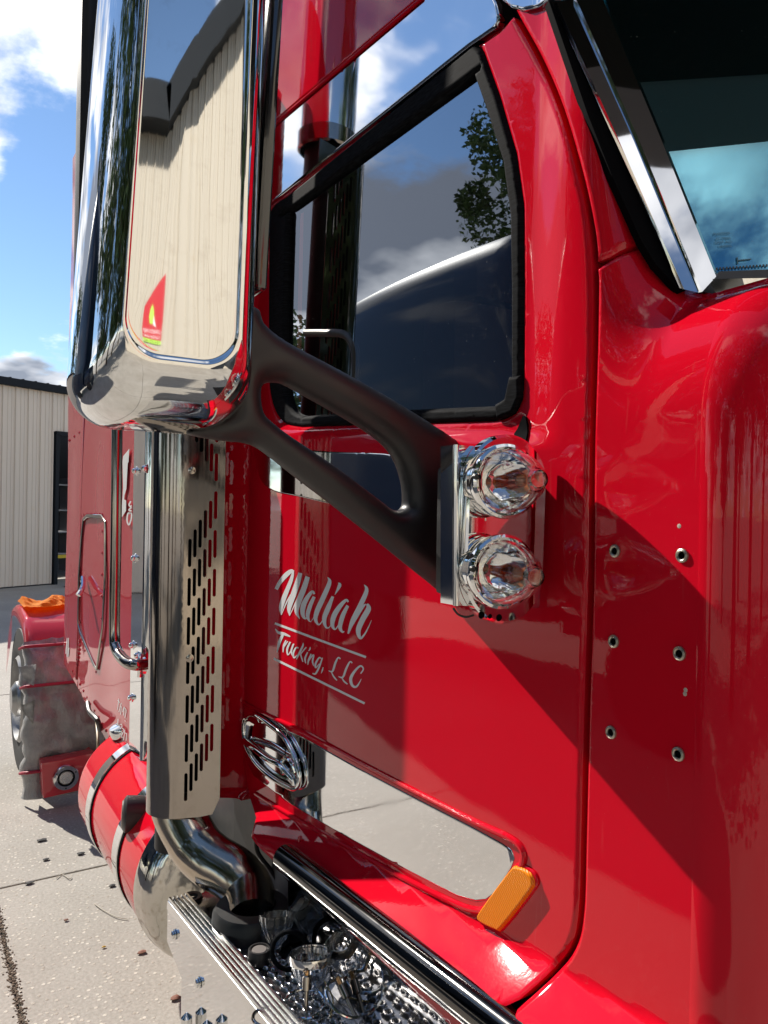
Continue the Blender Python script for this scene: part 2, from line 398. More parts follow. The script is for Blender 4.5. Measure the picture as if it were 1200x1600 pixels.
# ---- 2-D region -> surface
def resample(pl, step):
    out = []
    N = len(pl)
    for i in range(N):
        a, b = pl[i], pl[(i + 1) % N]; L = (b - a).length; n = max(1, int(math.ceil(L / step)))
        for j in range(n): out.append(a + (b - a) * (j / n))
    return out
def smooth2(pl, n=5): return [Vector((p.x, p.y)) for p in catmull([Vector((q[0], q[1], 0)) for q in pl], n, True)]
def inpoly(p, poly):
    x, y = p; c = False; j = len(poly) - 1
    for i in range(len(poly)):
        xi, yi = poly[i]; xj, yj = poly[j]
        if (yi > y) != (yj > y) and x < (xj - xi) * (y - yi) / (yj - yi) + xi: c = not c
        j = i
    return c
def segd(p, a, b):
    ab = b - a; L = ab.length_squared
    t = 0 if L == 0 else max(0, min(1, (p - a).dot(ab) / L)); return (p - a - ab * t).length
def inpoly_np(P, poly):
    X = P[:, 0]; Y = P[:, 1]; c = np.zeros(len(P), bool); q = np.array([(a.x, a.y) for a in poly]); j = len(q) - 1
    for i in range(len(q)):
        xi, yi = q[i]; xj, yj = q[j]
        if yi != yj:
            c ^= ((yi > Y) != (yj > Y)) & (X < (xj - xi) * (Y - yi) / (yj - yi) + xi)
        j = i
    return c
def dist_np(P, loops):
    d = np.full(len(P), 1e9)
    for l in loops:
        q = np.array([(a.x, a.y) for a in l])
        for i in range(len(q)):
            a = q[i - 1]; ab = q[i] - a; L = ab @ ab
            if L == 0: continue
            t = np.clip(((P - a) @ ab) / L, 0, 1); e = P - a - t[:, None] * ab; d = np.minimum(d, np.sqrt((e * e).sum(1)))
    return d
def region(outline, holes, step, bstep, offs=()):
    """CDT of a 2-D region.  returns verts2d, faces, boundary loops (indices)"""
    loops = [resample(outline, bstep)] + [resample(h, bstep) if len(h) > 12 or bstep < .01 else resample(h, bstep) for h in holes]
    pts = []; edges = []; L = []
    for l in loops:
        s = len(pts); pts += l; n = len(l); edges += [(s + i, s + (i + 1) % n) for i in range(n)]; L.append(list(range(s, s + n)))
    for li, l in enumerate(loops):
        if not offs: break
        area = sum(l[i - 1].x * l[i].y - l[i].x * l[i - 1].y for i in range(len(l)))
        sg = (1 if area > 0 else -1) * (1 if li == 0 else -1)
        for o in offs:
            for i in range(len(l)):
                t = (l[(i + 1) % len(l)] - l[i - 1]);
                if t.length == 0: continue
                t.normalize(); n = Vector((-t.y, t.x)) * sg; pts.append(l[i] + n * o)
    nb = len(pts)
    xs = [p.x for p in loops[0]]; ys = [p.y for p in loops[0]]
    nx = int((max(xs) - min(xs)) / step) + 1; ny = int((max(ys) - min(ys)) / step) + 1
    gp_ = np.array([(min(xs) + (i + .5 * (j % 2)) * step, min(ys) + j * step) for i in range(nx + 1) for j in range(ny + 1)])
    ok = inpoly_np(gp_, loops[0])
    for h in loops[1:]: ok &= ~inpoly_np(gp_, h)
    pts += [Vector((a, b)) for a, b in gp_[ok]]
    vo, eo, fo, ov, oe, of = geometry.delaunay_2d_cdt(pts, edges, [], 0, 1e-6, True)
    mp = {}
    for i, orig in enumerate(ov):
        for o in orig: mp[o] = i
    cen = np.array([((vo[f[0]].x + vo[f[1]].x + vo[f[2]].x) / 3, (vo[f[0]].y + vo[f[1]].y + vo[f[2]].y) / 3) for f in fo])
    ok = inpoly_np(cen, loops[0])
    for h in loops[1:]: ok &= ~inpoly_np(cen, h)
    faces = [list(f) for f, o_ in zip(fo, ok) if o_]
    bl = [[mp[i] for i in l if i in mp] for l in L]
    return vo, faces, bl
def sheet(name, outline, holes, m, parent, lift, step=.03, bstep=.012, rim=.02, roll=.0025, rimdir=(0, 1, 0), offs=(.002, .005), **k):
    """a pressed panel: region in (a,b) lifted by lift(a,b)->Vector, rolled edge and a return flange"""
    vo, faces, bl = region(outline, holes, step, bstep, offs if roll else ())
    loops = [[vo[i] for i in l] for l in bl]
    rd = Vector(rimdir); V = []
    R = max(offs) if offs else 1
    used = sorted({i for f in faces for i in f}); mp = {u: n for n, u in enumerate(used)}
    bset = {i for l in bl for i in l}
    DD = dict(zip(used, dist_np(np.array([(vo[i].x, vo[i].y) for i in used]), loops))) if roll else {}
    for i in used:
        p = vo[i]; q = lift(p.x, p.y)
        if roll:
            d = 0.0 if i in bset else DD[i]
            if d < R: q = q + rd * (roll * (1 - d / R) ** 2)
        V.append(q)
    e = .0015; NR = []
    for i in used:
        p = vo[i]; a = lift(p.x + e, p.y) - lift(p.x - e, p.y); b = lift(p.x, p.y + e) - lift(p.x, p.y - e)
        n = a.cross(b); n = n.normalized() if n.length > 0 else -rd
        if n.dot(rd) > 0: n = -n
        NR.append(n)
    if roll:
        # bend the normals of the rolled edge outwards
        for n_, i in enumerate(used):
            if i in bset: pass
    Fc = []
    for f in faces:
        g = [mp[i] for i in f]; fn = (V[g[1]] - V[g[0]]).cross(V[g[2]] - V[g[0]])
        if fn.dot(NR[g[0]]) < 0: g = g[::-1]
        Fc.append(g)
    nmain = len(Fc)
    if rim:
        for l in bl:
            l = [mp[i] for i in l if i in mp]; n = len(l); s = len(V)
            V += [V[i].copy() for i in l]; V += [V[i] + rd * rim for i in l]
            NR += [Vector((0, 0, 0))] * (2 * n)
            for i in range(n):
                j = (i + 1) % n; Fc.append([s + i, s + j, s + n + j, s + n + i])
    me = bpy.data.meshes.new(name); me.from_pydata([tuple(v) for v in V], [], Fc)
    for i, p in enumerate(me.polygons): p.use_smooth = i < nmain
    me.validate(clean_customdata=False)
    if len(me.polygons) == len(Fc):
        fnv = [v for v in NR]
        nor = []
        me.update()
        vn = [tuple(x) for x in fnv]
        # roll region keeps mesh normals (0 => auto)
        if roll:
            for n_, i in enumerate(used):
                if i in bset or DD[i] < R * .9: vn[n_] = (0, 0, 0)
        me.normals_split_custom_set_from_vertices(vn)
    return link(name, me, m, parent, False, **k)
def LS(off=0.0): return lambda x, z: Vector((x, S(x, z) + off, z))
def pS(pts, off=0.0):
    out = []
    for p in pts:
        if p[0] == 'w': out.append(Vector((p[1], p[2])))
        else: out.append(onS(p[0], p[1], off))
    return out
def inflate(name, outline, holes, m, parent, to3, nrm, r, step=.008, sq=1.0, **k):
    """rounded solid of a flat outline: thick where the outline is wide, round edges"""
    vo, faces, bl = region(outline, holes, step, step * .8, (step * .18, step * .5))
    loops = [[vo[i] for i in l] for l in bl]; used = sorted({i for f in faces for i in f}); mp = {u: n for n, u in enumerate(used)}
    bset = {i for l in bl for i in l}; N = Vector(nrm); V = []; Fc = []; top = {}; bot = {}
    DD = dict(zip(used, dist_np(np.array([(vo[i].x, vo[i].y) for i in used]), loops)))
    for i in used:
        p = vo[i]; q = to3(p.x, p.y)
        if i in bset: V.append(q); top[i] = bot[i] = len(V) - 1; continue
        d = DD[i]; dd = min(d, r); h = math.sqrt(max(0, r * r - (r - dd) ** 2)) * sq
        V.append(q + N * h); top[i] = len(V) - 1; V.append(q - N * h); bot[i] = len(V) - 1
    for f in faces:
        Fc.append([top[i] for i in f])
        b = [bot[i] for i in f][::-1]
        if set(b) != set(Fc[-1]): Fc.append(b)
    bm = bmesh.new(); me = bpy.data.meshes.new('t'); me.from_pydata([tuple(v) for v in V], [], Fc); bm.from_mesh(me); bpy.data.meshes.remove(me)
    bmesh.ops.recalc_face_normals(bm, faces=bm.faces[:])
    for _ in range(3): bmesh.ops.smooth_vert(bm, verts=[v for v in bm.verts], factor=.4, use_axis_x=True, use_axis_y=True, use_axis_z=True)
    return from_bm(name, bm, m, parent, True, 70, **k)
def px2(pts): return [Vector((p[0], p[1])) for p in pts]

# ================================================================== SETTING
gnd = from_py('ground', [(-400, -400, -.06), (400, -400, -.06), (400, 400, -.06), (-400, 400, -.06)], [(0, 1, 2, 3)], CONC, kind='structure')
JX, JY, SL = -4.18, -.408, 4.2
bm = bmesh.new(); add_box(bm, (0, 0, -.03), (SL - .014, SL - .014, .06), None, .006, 2)
slab_me = bpy.data.meshes.new('concrete_slab'); bm.to_mesh(slab_me); bm.free(); slab_me.materials.append(CONC)
for i in range(-4, 4):
    for j in range(-3, 4):
        o = bpy.data.objects.new('concrete_slab', slab_me); COL.objects.link(o); o.parent = gnd
        o.location = (JX + (i + .5) * SL, JY + (j + .5) * SL, random.uniform(-.001, .001))
# gritty filling of the near joint
def scatter(name, n, fn, size, m, label=None, parent=None, flat=.5, cat=None):
    bm = bmesh.new()
    for _ in range(n):
        p = fn(); s = size * random.uniform(.5, 1.4)
        R = Matrix.Rotation(random.uniform(0, 6.28), 4, 'Z') @ Matrix.Rotation(random.uniform(-.5, .5), 4, 'X')
        Mx = Matrix.Translation(p) @ R @ Matrix.Diagonal((s, s * random.uniform(.5, 1), s * flat, 1))
        bmesh.ops.create_icosphere(bm, subdivisions=1, radius=1, matrix=Mx)
    return from_bm(name, bm, m, parent, True, 80, kind='stuff', **({'label': label, 'cat': cat} if label else {}))
scatter('joint_grit', 1500, lambda: Vector((random.uniform(-4.2, -2.2), JY + random.gauss(0, .010), .001)),   .0042, DIRT, 'brown grit and leaf litter packed in the concrete joint', cat='grit')
GREYB = mat('dark_debris', (.03, .028, .03), .8)
DRYM = mat('dry_reddish_leaf', (.20, .08, .05), .8)
def debris(px_, s, m, name, lab, cat):
    p = atz(px_[0], px_[1], .004); bm = bmesh.new(); n = 9; vs_ = []
    for k in range(n):
        a = k * 2 * PI / n; r = s * random.uniform(.6, 1.0)
        vs_.append(bm.verts.new((p.x + r * math.cos(a) * .9, p.y + r * math.sin(a) * 1.3, .004 + random.uniform(0, s * .12))))
    c = bm.verts.new((p.x, p.y, .006 + s * .12))
    for k in range(n): bm.faces.new((vs_[k], vs_[(k + 1) % n], c))
    r = bmesh.ops.extrude_face_region(bm, geom=bm.faces[:])
    bmesh.ops.translate(bm, vec=(0, 0, .003), verts=[v for v in r['geom'] if isinstance(v, bmesh.types.BMVert)])
    o = from_bm(name, bm, m, None, False); o['label'] = lab; o['category'] = cat
    return o
debris((65, 1313), .022, GREYB, 'scrap', 'long dark scrap on the concrete, nearest the rear fender shadow', 'debris')
debris((72, 1343), .015, GREYB, 'scrap', 'small dark scrap just above the crosswise concrete joint, left piece', 'debris')
debris((126, 1334), .018, GREYB, 'scrap', 'dark scrap just above the crosswise joint, nearer the fuel tank', 'debris')
debris((46, 1380), .019, GREYB, 'scrap', 'dark flake lying on the crosswise concrete joint', 'debris')
debris((176, 1384), .016, GREYB, 'scrap', 'dark flake beside the red fuel tank bottom', 'debris')
debris((103, 1438), .010, DRYM, 'leaf_fragment', 'tiny red leaf fragment alone on the bare concrete', 'leaf')
debris((162, 1480), .008, mat('yellow_fleck', (.5, .3, .03), .6), 'leaf_fragment', 'tiny yellow fleck on the concrete near the tank', 'leaf')
debris((275, 1560), .02, DRYM, 'dry_leaf', 'brown dry leaf in the shade under the step', 'leaf')
debris((222, 1488), .018, DRYM, 'dry_leaf', 'reddish dry leaf under the edge of the polished tank cap', 'leaf')
TW = mat('pale_dry_twig', (.5, .46, .38), .8)
for (pts, lab) in (([(388, 1412), (398, 1420), (420, 1432), (440, 1436)], 'pale curved twig in the middle of the concrete'), ):
    q = [atz((a - 240), b + 0, .006) for a, b in pts]
    o = tube('twig', catmull(q, 4), .0022, TW, seg=6); o['label'] = lab; o['category'] = 'twig'
q = [atz(a, b, .006) for a, b in ((88, 1372), (97, 1366), (108, 1373), (112, 1370))]
o = tube('twig', catmull(q, 4), .0022, TW, seg=6); o['label'] = 'pale short twig touching the crosswise concrete joint'; o['category'] = 'twig'

# ---- far metal building
W0 = Vector((-18.67, 1.0, 0)); WD = Vector((-.435, .90, 0)).normalized(); WN = Vector((WD.y, -WD.x, 0))
def wp(s, z, out=0.0): return W0 + WD * s + WN * out + Vector((0, 0, z))
fb = empty('metal_building', wp(-4, 0), 'beige ribbed metal workshop with dark eave and open roller door', 'building')
RW = WD.to_track_quat('X', 'Z').to_matrix()
RZ = Matrix.Rotation(math.atan2(WD.y, WD.x), 3, 'Z')
EH = 4.47; PWD = .305; DS0 = 1.33; DW = 4.2; DH = 3.5
def rib_panel(name, s, z0, z1, parent, pos, m=WALLM, w=PWD):
    bm = bmesh.new(); prof = [(0, 0), (w * .30, 0), (w * .33, .012), (w * .37, .012), (w * .40, 0), (w * .60, 0), (w * .63, .012), (w * .67, .012), (w * .70, 0), (w - .045, 0), (w - .03, .035), (w - .008, .035), (w - .001, 0)]
    a = [bm.verts.new(pos(s + u, z0, o)) for u, o in prof]; b = [bm.verts.new(pos(s + u, z1, o)) for u, o in prof]
    for i in range(len(prof) - 1): bm.faces.new((a[i], a[i + 1], b[i + 1], b[i]))
    return from_bm(name, bm, m, parent)
s = -7.0
while s < 12:
    if s + PWD < DS0 + .02 or s > DS0 + DW - .05: rib_panel('wall_panel', s, .03, EH, fb, wp, WALLF)
    else: rib_panel('wall_panel', s, DH + .06, EH, fb, wp, WALLF)
    s += PWD
box('wall_back', wp(2.5, 2.35, -.06) , (19.4, .05, 4.7), BLACK, fb, rot=RZ) if False else None
# eave trim and roof ribs
bm = bmesh.new(); add_box(bm, wp(2.6, EH + .07, .04), (19.6, .16, .17), RZ, .01); from_bm('eave_trim', bm, ROOFM, fb)
bm = bmesh.new(); add_box(bm, wp(2.6, EH + .5, -3.9), (19.6, 8, .04), RZ @ Matrix.Rotation(.10, 3, 'X'), 0); from_bm('roof', bm, ROOFM, fb)
s = -6.9
while s < 12:
    bm = bmesh.new(); add_box(bm, wp(s, EH + .15, -.1), (.04, .4, .05), RZ, .01); from_bm('roof_rib', bm, ROOFM, fb); s += .305
# door frame and dark room behind it
for nm, c, sz in (('door_frame', wp(DS0 - .02, DH / 2, .0), (.09, .16, DH)), ('door_frame', wp(DS0 + DW + .02, DH / 2, .0), (.09, .16, DH)), ('door_header', wp(DS0 + DW / 2, DH + .02, .0), (DW + .1, .16, .10))):
    box(nm, c, sz, ROOFM, fb, rot=RZ)
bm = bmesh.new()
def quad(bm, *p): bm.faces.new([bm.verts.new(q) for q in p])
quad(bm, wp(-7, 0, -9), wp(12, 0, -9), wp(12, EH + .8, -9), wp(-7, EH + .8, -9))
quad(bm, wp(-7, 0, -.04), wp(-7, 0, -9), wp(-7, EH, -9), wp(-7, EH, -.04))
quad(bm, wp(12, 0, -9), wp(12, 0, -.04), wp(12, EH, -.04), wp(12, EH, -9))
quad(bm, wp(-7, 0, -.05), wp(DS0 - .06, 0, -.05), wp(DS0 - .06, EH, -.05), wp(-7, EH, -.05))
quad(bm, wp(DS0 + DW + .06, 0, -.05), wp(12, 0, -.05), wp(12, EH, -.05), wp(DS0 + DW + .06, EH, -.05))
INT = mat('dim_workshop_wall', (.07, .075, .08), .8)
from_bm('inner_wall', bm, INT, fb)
ST = mat('workshop_steel_shelf', (.3, .3, .32), .4, .6)
sh = empty('shelf_rack', wp(DS0 + 1.0, 0, -3), 'dark steel shelf rack inside the open workshop doorway', 'shelf')
for z in (.5, 1.1, 1.7, 2.4): box('shelf', wp(DS0 + 1.2, z, -3), (2.4, .5, .04), ST, sh, rot=RZ)
for q in (0, 2.4): box('post', wp(DS0 + q, 1.3, -3), (.05, .5, 2.6), ST, sh, rot=RZ)
o = box('yellow_beam', wp(DS0 + 1.2, .55, -1.2), (2.4, .1, .08), mat('yellow_paint', (.7, .5, .02), .5), None, rot=RZ); o.name = 'barrier_rail'; o['label'] = 'low yellow barrier rail just inside the workshop doorway'; o['category'] = 'barrier'
for q in (-.9, .9): box('post', wp(DS0 + 1.2 + q, .27, -1.2), (.06, .06, .52), mat('yellow_post', (.7, .5, .02), .5), None, rot=RZ, label='short yellow post holding the barrier rail, %s one' % ('left' if q < 0 else 'right'), cat='post')
fx = box('ceiling_light', wp(DS0 + .9, 3.38, -2), (.9, .12, .05), WHITE, None, rot=RZ, label='white strip light housing high in the workshop doorway', cat='light fitting')
b0 = wp(DS0 - .12, 0, .75)
bo = empty('bollard', b0, 'light blue steel bollard at the left side of the workshop doorway', 'bollard')
lathe('post', [(0, 0), (.085, 0), (.085, .98), (.07, 1.02), (0, 1.03)], b0, (0, 0, 1), BLUEP, bo, 20)
lathe('base_plate', [(0, .001), (.13, .001), (.13, .02), (.09, .021)], b0, (0, 0, 1), ROOFM, bo, 20)
tb = wp(-1.45, .055, .45)
o = box('timber_block', tb, (1.75, .16, .10), WOOD, None, .008, RZ @ Matrix.Rotation(.03, 3, 'Z')); o['label'] = 'weathered yellow timber block at the foot of the far wall'; o['category'] = 'timber'

# ---- building behind the photographer, seen only mirrored in the chrome
BX = 6.2
def roofz(y): return 5.3 + max(0.0, min(y, 9.0) - .7) * .62 - max(0.0, y - 9.0) * .62
rb = empty('metal_building', (BX, 0, 0), 'tall beige metal building with sign, mirrored in the chrome mirror', 'building')
def rp_(s, z, o=0.0): return Vector((BX - o, s, z))
s = -3.2
while s < 20:
    rib_panel('wall_panel', s, .02, roofz(s), rb, rp_, WALLM, .30); s += .30
bm = bmesh.new()
quad(bm, (BX + .08, -3.25, 0), (BX + .08, .7, 0), (BX + .08, .7, 5.3), (BX + .08, -3.25, 5.3)); quad(bm, (BX + .08, .7, 0), (BX + .08, 9, 0), (BX + .08, 9, roofz(9)), (BX + .08, .7, 5.3)); quad(bm, (BX + .08, 9, 0), (BX + .08, 20, 0), (BX + .08, 20, roofz(20)), (BX + .08, 9, roofz(9)))
quad(bm, (BX + .08, -3.25, 0), (BX + 14, -3.25, 0), (BX + 14, -3.25, 5.3), (BX + .08, -3.25, 5.3)); from_bm('wall', bm, WALLM, rb)
def trim_(y0, y1):
    z0, z1 = roofz(y0), roofz(y1); L = math.hypot(y1 - y0, z1 - z0); box('eave_trim', (BX + 3.8, (y0 + y1) / 2, (z0 + z1) / 2 + .1), (8.4, L + .1, .36), ROOFM, rb, rot=Matrix.Rotation(math.atan2(z1 - z0, y1 - y0), 3, 'X'))
trim_(-3.4, .7); trim_(.7, 9); trim_(9, 20)
box('dark_doorway', (BX - .045, 3.4, .95), (.05, 1.6, 1.9), ROOFM, rb).name = 'door'

# ---- sign on that building
SIGNRED = mat('sign_red', (.50, .02, .03), .5); SIGNG = mat('sign_lime', (.45, .75, .10), .5); SIGNW = mat('sign_white', (.85, .85, .85), .5); SIGNK = mat('sign_black', (.01, .01, .01), .5)
def text_mesh(txt, name, org, xd, zd, size, m, parent, width=None, shear=0.0, depth=.0):
    c = bpy.data.curves.new('t', 'FONT'); c.body = txt; c.size = size; c.shear = shear; c.extrude = depth; c.resolution_u = 3
    t = bpy.data.objects.new('t', c); COL.objects.link(t); bpy.context.view_layer.update()
    me = bpy.data.meshes.new_from_object(t.evaluated_get(bpy.context.evaluated_depsgraph_get())); bpy.data.objects.remove(t); me.name = name
    xs = [v.co.x for v in me.vertices]; k = width / (max(xs) - min(xs)) if width else 1.0; x0 = min(xs)
    X = Vector(xd).normalized(); Z = Vector(zd).normalized(); N = X.cross(Z)
    for v in me.vertices: v.co = Vector(org) + X * ((v.co.x - x0) * k) + Z * v.co.y + N * v.co.z
    me.materials.clear(); return link(name, me, m, parent)
SGY, SGZ, SGW = 1.34, 2.5, .58     # left edge as one faces it, bottom, width
sg = empty('sign', (BX - .05, SGY, SGZ), 'red shop sign with rocket emblem and lime phone strip on the beige building', 'sign')
bm = bmesh.new(); xx = BX - .06
vs4 = [(xx, SGY, SGZ + .14), (xx, SGY - SGW, SGZ + .14), (xx, SGY - SGW, SGZ + .78), (xx, SGY, SGZ + 1.22)]
a = [bm.verts.new(v) for v in vs4]; b = [bm.verts.new((v[0] + .02, v[1], v[2])) for v in vs4]
bm.faces.new(a); bm.faces.new(b[::-1])
for i in range(4): bm.faces.new((a[i], b[i], b[(i + 1) % 4], a[(i + 1) % 4]))
from_bm('sign_panel', bm, SIGNRED, sg)
box('phone_strip', (xx + .01, SGY - SGW / 2, SGZ + .065), (.02, SGW, .13), SIGNG, sg)
def sgt(t, z, size, m, w): text_mesh(t, 'lettering', (xx - .004, SGY - (SGW - w) / 2, z), (0, -1, 0), (0, 0, 1), size, m, sg, w)
sgt("LORENZO'S FINEST", SGZ + .29, .11, SIGNW, .52); sgt("CUSTOM WORKS", SGZ + .17, .10, SIGNW, .50); sgt("754-252-1802", SGZ + .025, .11, SIGNK, .52)
bm = bmesh.new(); add_lathe(bm, [(0, 0), (.05, .03), (.065, .14), (.05, .25), (0, .34)], (xx, SGY - SGW * .5, SGZ + .46), (0, 0, 1), 14)
for v in bm.verts: v.co.x = xx - .004 - (xx - v.co.x) * .06
from_bm('emblem', bm, SIGNG, sg, True)
from_py('emblem', [(xx - .012, SGY - SGW * .5 + .05, SGZ + .46), (xx - .012, SGY - SGW * .5 + .13, SGZ + .42), (xx - .012, SGY - SGW * .5 + .06, SGZ + .62)], [(0, 1, 2)], SIGNW, sg)

# ---- trees (mirrored in chrome, paint and glass)
def tree(loc, h, cr, label, seed, squash=1.0, lf=1.0, nl=150):
    rnd = random.Random(seed); L = Vector(loc)
    t = empty('tree', loc, label, 'tree')
    bm = bmesh.new(); add_tube(bm, [L, L + Vector((.1, .05, h * .3)), L + Vector((-.05, .1, h * .75))], lambda q: .22 * (1 - .75 * q) * h / 8, 10)
    tips = []
    for k in range(9):
        a = rnd.uniform(0, 6.28); z0 = h * rnd.uniform(.28, .6); e = L + Vector((math.cos(a) * cr * .7, math.sin(a) * cr * .7, z0 + h * rnd.uniform(.12, .3)))
        add_tube(bm, [L + Vector((0, 0, z0)), (L + Vector((0, 0, z0))) .lerp(e, .5) + Vector((0, 0, .15)), e], lambda q: .08 * (1 - .8 * q), 6); tips.append(e)
    from_bm('trunk', bm, BARK, t, True)
    cl = []
    for k in range(46):
        a = rnd.uniform(0, 6.28); zz = rnd.uniform(-1, 1); rr = math.sqrt(1 - zz * zz) * rnd.uniform(.35, 1)
        cl.append((L + Vector((math.cos(a) * rr * cr, math.sin(a) * rr * cr, h * .64 + zz * h * .34 * squash)), cr * rnd.uniform(.16, .33)))
    V = []; Fq = []
    for c, r in cl:
        for _ in range(nl):
            d = Vector((rnd.gauss(0, 1), rnd.gauss(0, 1), rnd.gauss(0, .8))).normalized() * r * rnd.uniform(.5, 1.05); p = c + d
            u = Vector((rnd.gauss(0, 1), rnd.gauss(0, 1), rnd.gauss(0, 1))).normalized(); w = u.orthogonal().normalized(); s_ = rnd.uniform(.10, .22) * lf
            i = len(V); V += [p - u * s_, p + w * s_ * .5, p + u * s_, p - w * s_ * .5]; Fq.append((i, i + 1, i + 2, i + 3))
    me = bpy.data.meshes.new('crown'); me.from_pydata([tuple(v) for v in V], [], Fq); link('crown', me, LEAF, t)
    return t
t1 = tree((-12.5, -11.2, 0), 11.9, 2.6, 'leafy tree mirrored at the right side of the door window', 3, lf=.5, nl=420)
t2 = tree((4.5, -8.5, 0), 12.0, 4.2, 'big leafy tree across the yard mirrored in the chrome mirror rim', 4)
for (x, y, s_, rz, src, lab) in ((9.5, -10.5, 1.05, 1, t2, 'tall dark tree furthest to the front across the yard'), (-.5, -13.5, .62, 2, t2, 'round leafy tree across the yard, opposite the cab door'),
        (-5.5, -17, .50, 3, t2, 'low round tree across the yard behind the round leafy one'), (1.2, -7.2, .95, 4.6, t2, 'dark leafy tree nearest the camera across the yard'), (-3.0, -8.8, .85, 5.6, t2, 'leafy tree opposite the cowl across the yard'), (14, -7.5, 1.0, 4, t2, 'broad tree beside the corner of the tall beige building'), (-26, -9.0, .78, .7, t2, 'tall tree far behind the parked navy truck'), (-24, -20, .5, 5, t2, 'distant low tree far behind the parked navy truck'), (5, -17, .95, 2.4, t2, 'tree in the back row across the yard, behind the biggest one')):
    c = copy_tree(src); c.location = (x, y, 0); c.scale = (s_, s_, s_); c.rotation_euler = (0, 0, rz); c['label'] = lab
for o_ in bpy.data.objects:
    if o_.get('category') == 'tree': o_['group'] = 'trees across the yard'

# ---- dark blue truck parked alongside, mirrored in the window
nb = empty('parked_truck', (-7, -5.2, 0), 'dark navy truck with domed roof mirrored in the side window', 'truck')
def domed(name, x0, x1, y0, y1, zt, zb, parent, m):
    bm = bmesh.new(); nx, na = 22, 28; rings = []
    for i in range(nx + 1):
        t = i / nx; x = x0 + (x1 - x0) * t; e = 2 * t - 1
        top = zt - .15 * abs(e) ** 2.2 - (.9 * max(0, abs(e) - .72) ** 1.5 / .28 ** 1.5 if e < 0 else 1.9 * max(0, e - .62) ** 1.6 / .38 ** 1.6)
        ring = []
        for k in range(na + 1):
            a = PI * k / na; c_, s_ = math.cos(a), math.sin(a)
            yy = (y0 + y1) / 2 - (y1 - y0) / 2 * math.copysign(abs(c_) ** .35, c_); z = zb + (top - zb) * abs(s_) ** .42
            ring.append(bm.verts.new((x, yy, z)))
        rings.append(ring)
    for A, Bq in zip(rings, rings[1:]):
        for k in range(na): bm.faces.new((A[k], A[k + 1], Bq[k + 1], Bq[k]))
    bm.faces.new(rings[0]); bm.faces.new(rings[-1][::-1])
    return from_bm(name, bm, m, parent, True, 50)
domed('sleeper', -10.6, -5.1, -6.5, -4.1, 5.2, .9, nb, NAVY)
domed('bonnet', -5.05, -3.2, -6.3, -4.3, 2.3, .8, nb, NAVY)
bm = bmesh.new()
for k in range(30): bmesh.ops.create_icosphere(bm, subdivisions=1, radius=.018, matrix=Matrix.Translation((-10.4 + k * .17, -4.085, 2.75)))
from_bm('rivets', bm, NAVY, nb, True, kind='stuff')
for x in (-9.6, -8.4, -4.0): lathe('wheel', [(0, -.14), (.3, -.14), (.5, -.12), (.52, 0), (.5, .12), (.3, .14), (0, .14)], (x, -4.35, .52), (0, 1, 0), TYRE, nb, 28)

# ================================================================== THE RED TRUCK
T = empty('semi_truck', (-2.5, 1.2, 0), 'glossy red semi truck seen from its chrome side mirror back along the door and sleeper', 'truck')
_G = [(770, -120), (785, -40), (797, 10), (840, 90), (874, 170), (903, 268), (920, 345), (927, 415), (927, 520), (922, 700), (920, 900), (914, 1100), (909, 1300), (905, 1425), (892, 1482), (858, 1524), (802, 1575), (780, 1600)]
G = []
for i_ in range(len(_G) - 1):
    seg_ = catmull([Vector((*_G[max(i_ - 1, 0)], 0)), Vector((*_G[i_], 0)), Vector((*_G[i_ + 1], 0)), Vector((*_G[min(i_ + 2, len(_G) - 1)], 0))], 5)
    G += [(q.x, q.y) for q in seg_[5:10]]
G.append(_G[-1])
def shiftG(d, i0=0, i1=None):
    out = []
    g = G[i0:i1]
    for i, p in enumerate(g):
        a = g[max(i - 1, 0)]; b = g[min(i + 1, len(g) - 1)]; t = Vector((b[0] - a[0], b[1] - a[1])).normalized(); n = Vector((-t.y, t.x)) * -1
        out.append((p[0] + n.x * d, p[1] + n.y * d))
    return out
WIN = [(424, 327), (452, 303), (741, 68), (753, 78), (779, 150), (805, 240), (816, 319), (817, 450), (816, 594), (812, 628), (796, 650), (770, 658), (640, 662), (470, 667), (442, 660), (426, 632), (420, 590), (420, 470), (421, 380)]
GLS = [(451, 330), (739, 116), (760, 176), (785, 255), (796, 337), (798, 450), (798, 596), (792, 622), (778, 634), (640, 640), (475, 650), (458, 643), (447, 620), (444, 590), (446, 470), (449, 370)]
def rnd_(pl, n=4): return [(q.x, q.y) for q in catmull([Vector((a, b, 0)) for a, b in pl], n, True)]
def densify(pl):
    out = []
    for a, b in zip(pl, pl[1:] + pl[:1]):
        L = math.hypot(a[0] - b[0], a[1] - b[1]); out.append(a)
        if L > 60: out += [(a[0] + (b[0] - a[0]) * 12 / L, a[1] + (b[1] - a[1]) * 12 / L), (b[0] - (b[0] - a[0]) * 12 / L, b[1] - (b[1] - a[1]) * 12 / L)]
    return out
WIN = rnd_(densify(WIN)); GLS = rnd_(densify(GLS))
# --- door panel
left = [(398, 1278), (386, 1240), (379, 1195), (377, 1150), (381, 1000), (386, 850), (391, 700), (399, 500), (405, 342)]
gl = [q for q in shiftG(-4) if q[1] > 12]
door_o = pS([(404, 334), (735, 78), (781, 46)] + [q for q in gl if q[1] < 1570]) + [Vector((-.93, 1.10)), Vector((-1.70, 1.085)), Vector((-1.76, 1.09))] + pS(left)
DOOR = sheet('cab_door', door_o, [pS(WIN)], RED, T, LS(), .0135, .012, .03, .004, offs=(.003, .009))
# dark shut line behind the gap
st = shiftG(12) + shiftG(-14)[::-1]
sheet('door_jamb', pS([p for p in st if p[1] < 1600] ), [], BLACK, T, LS(.026), .05, .02, 0, 0)
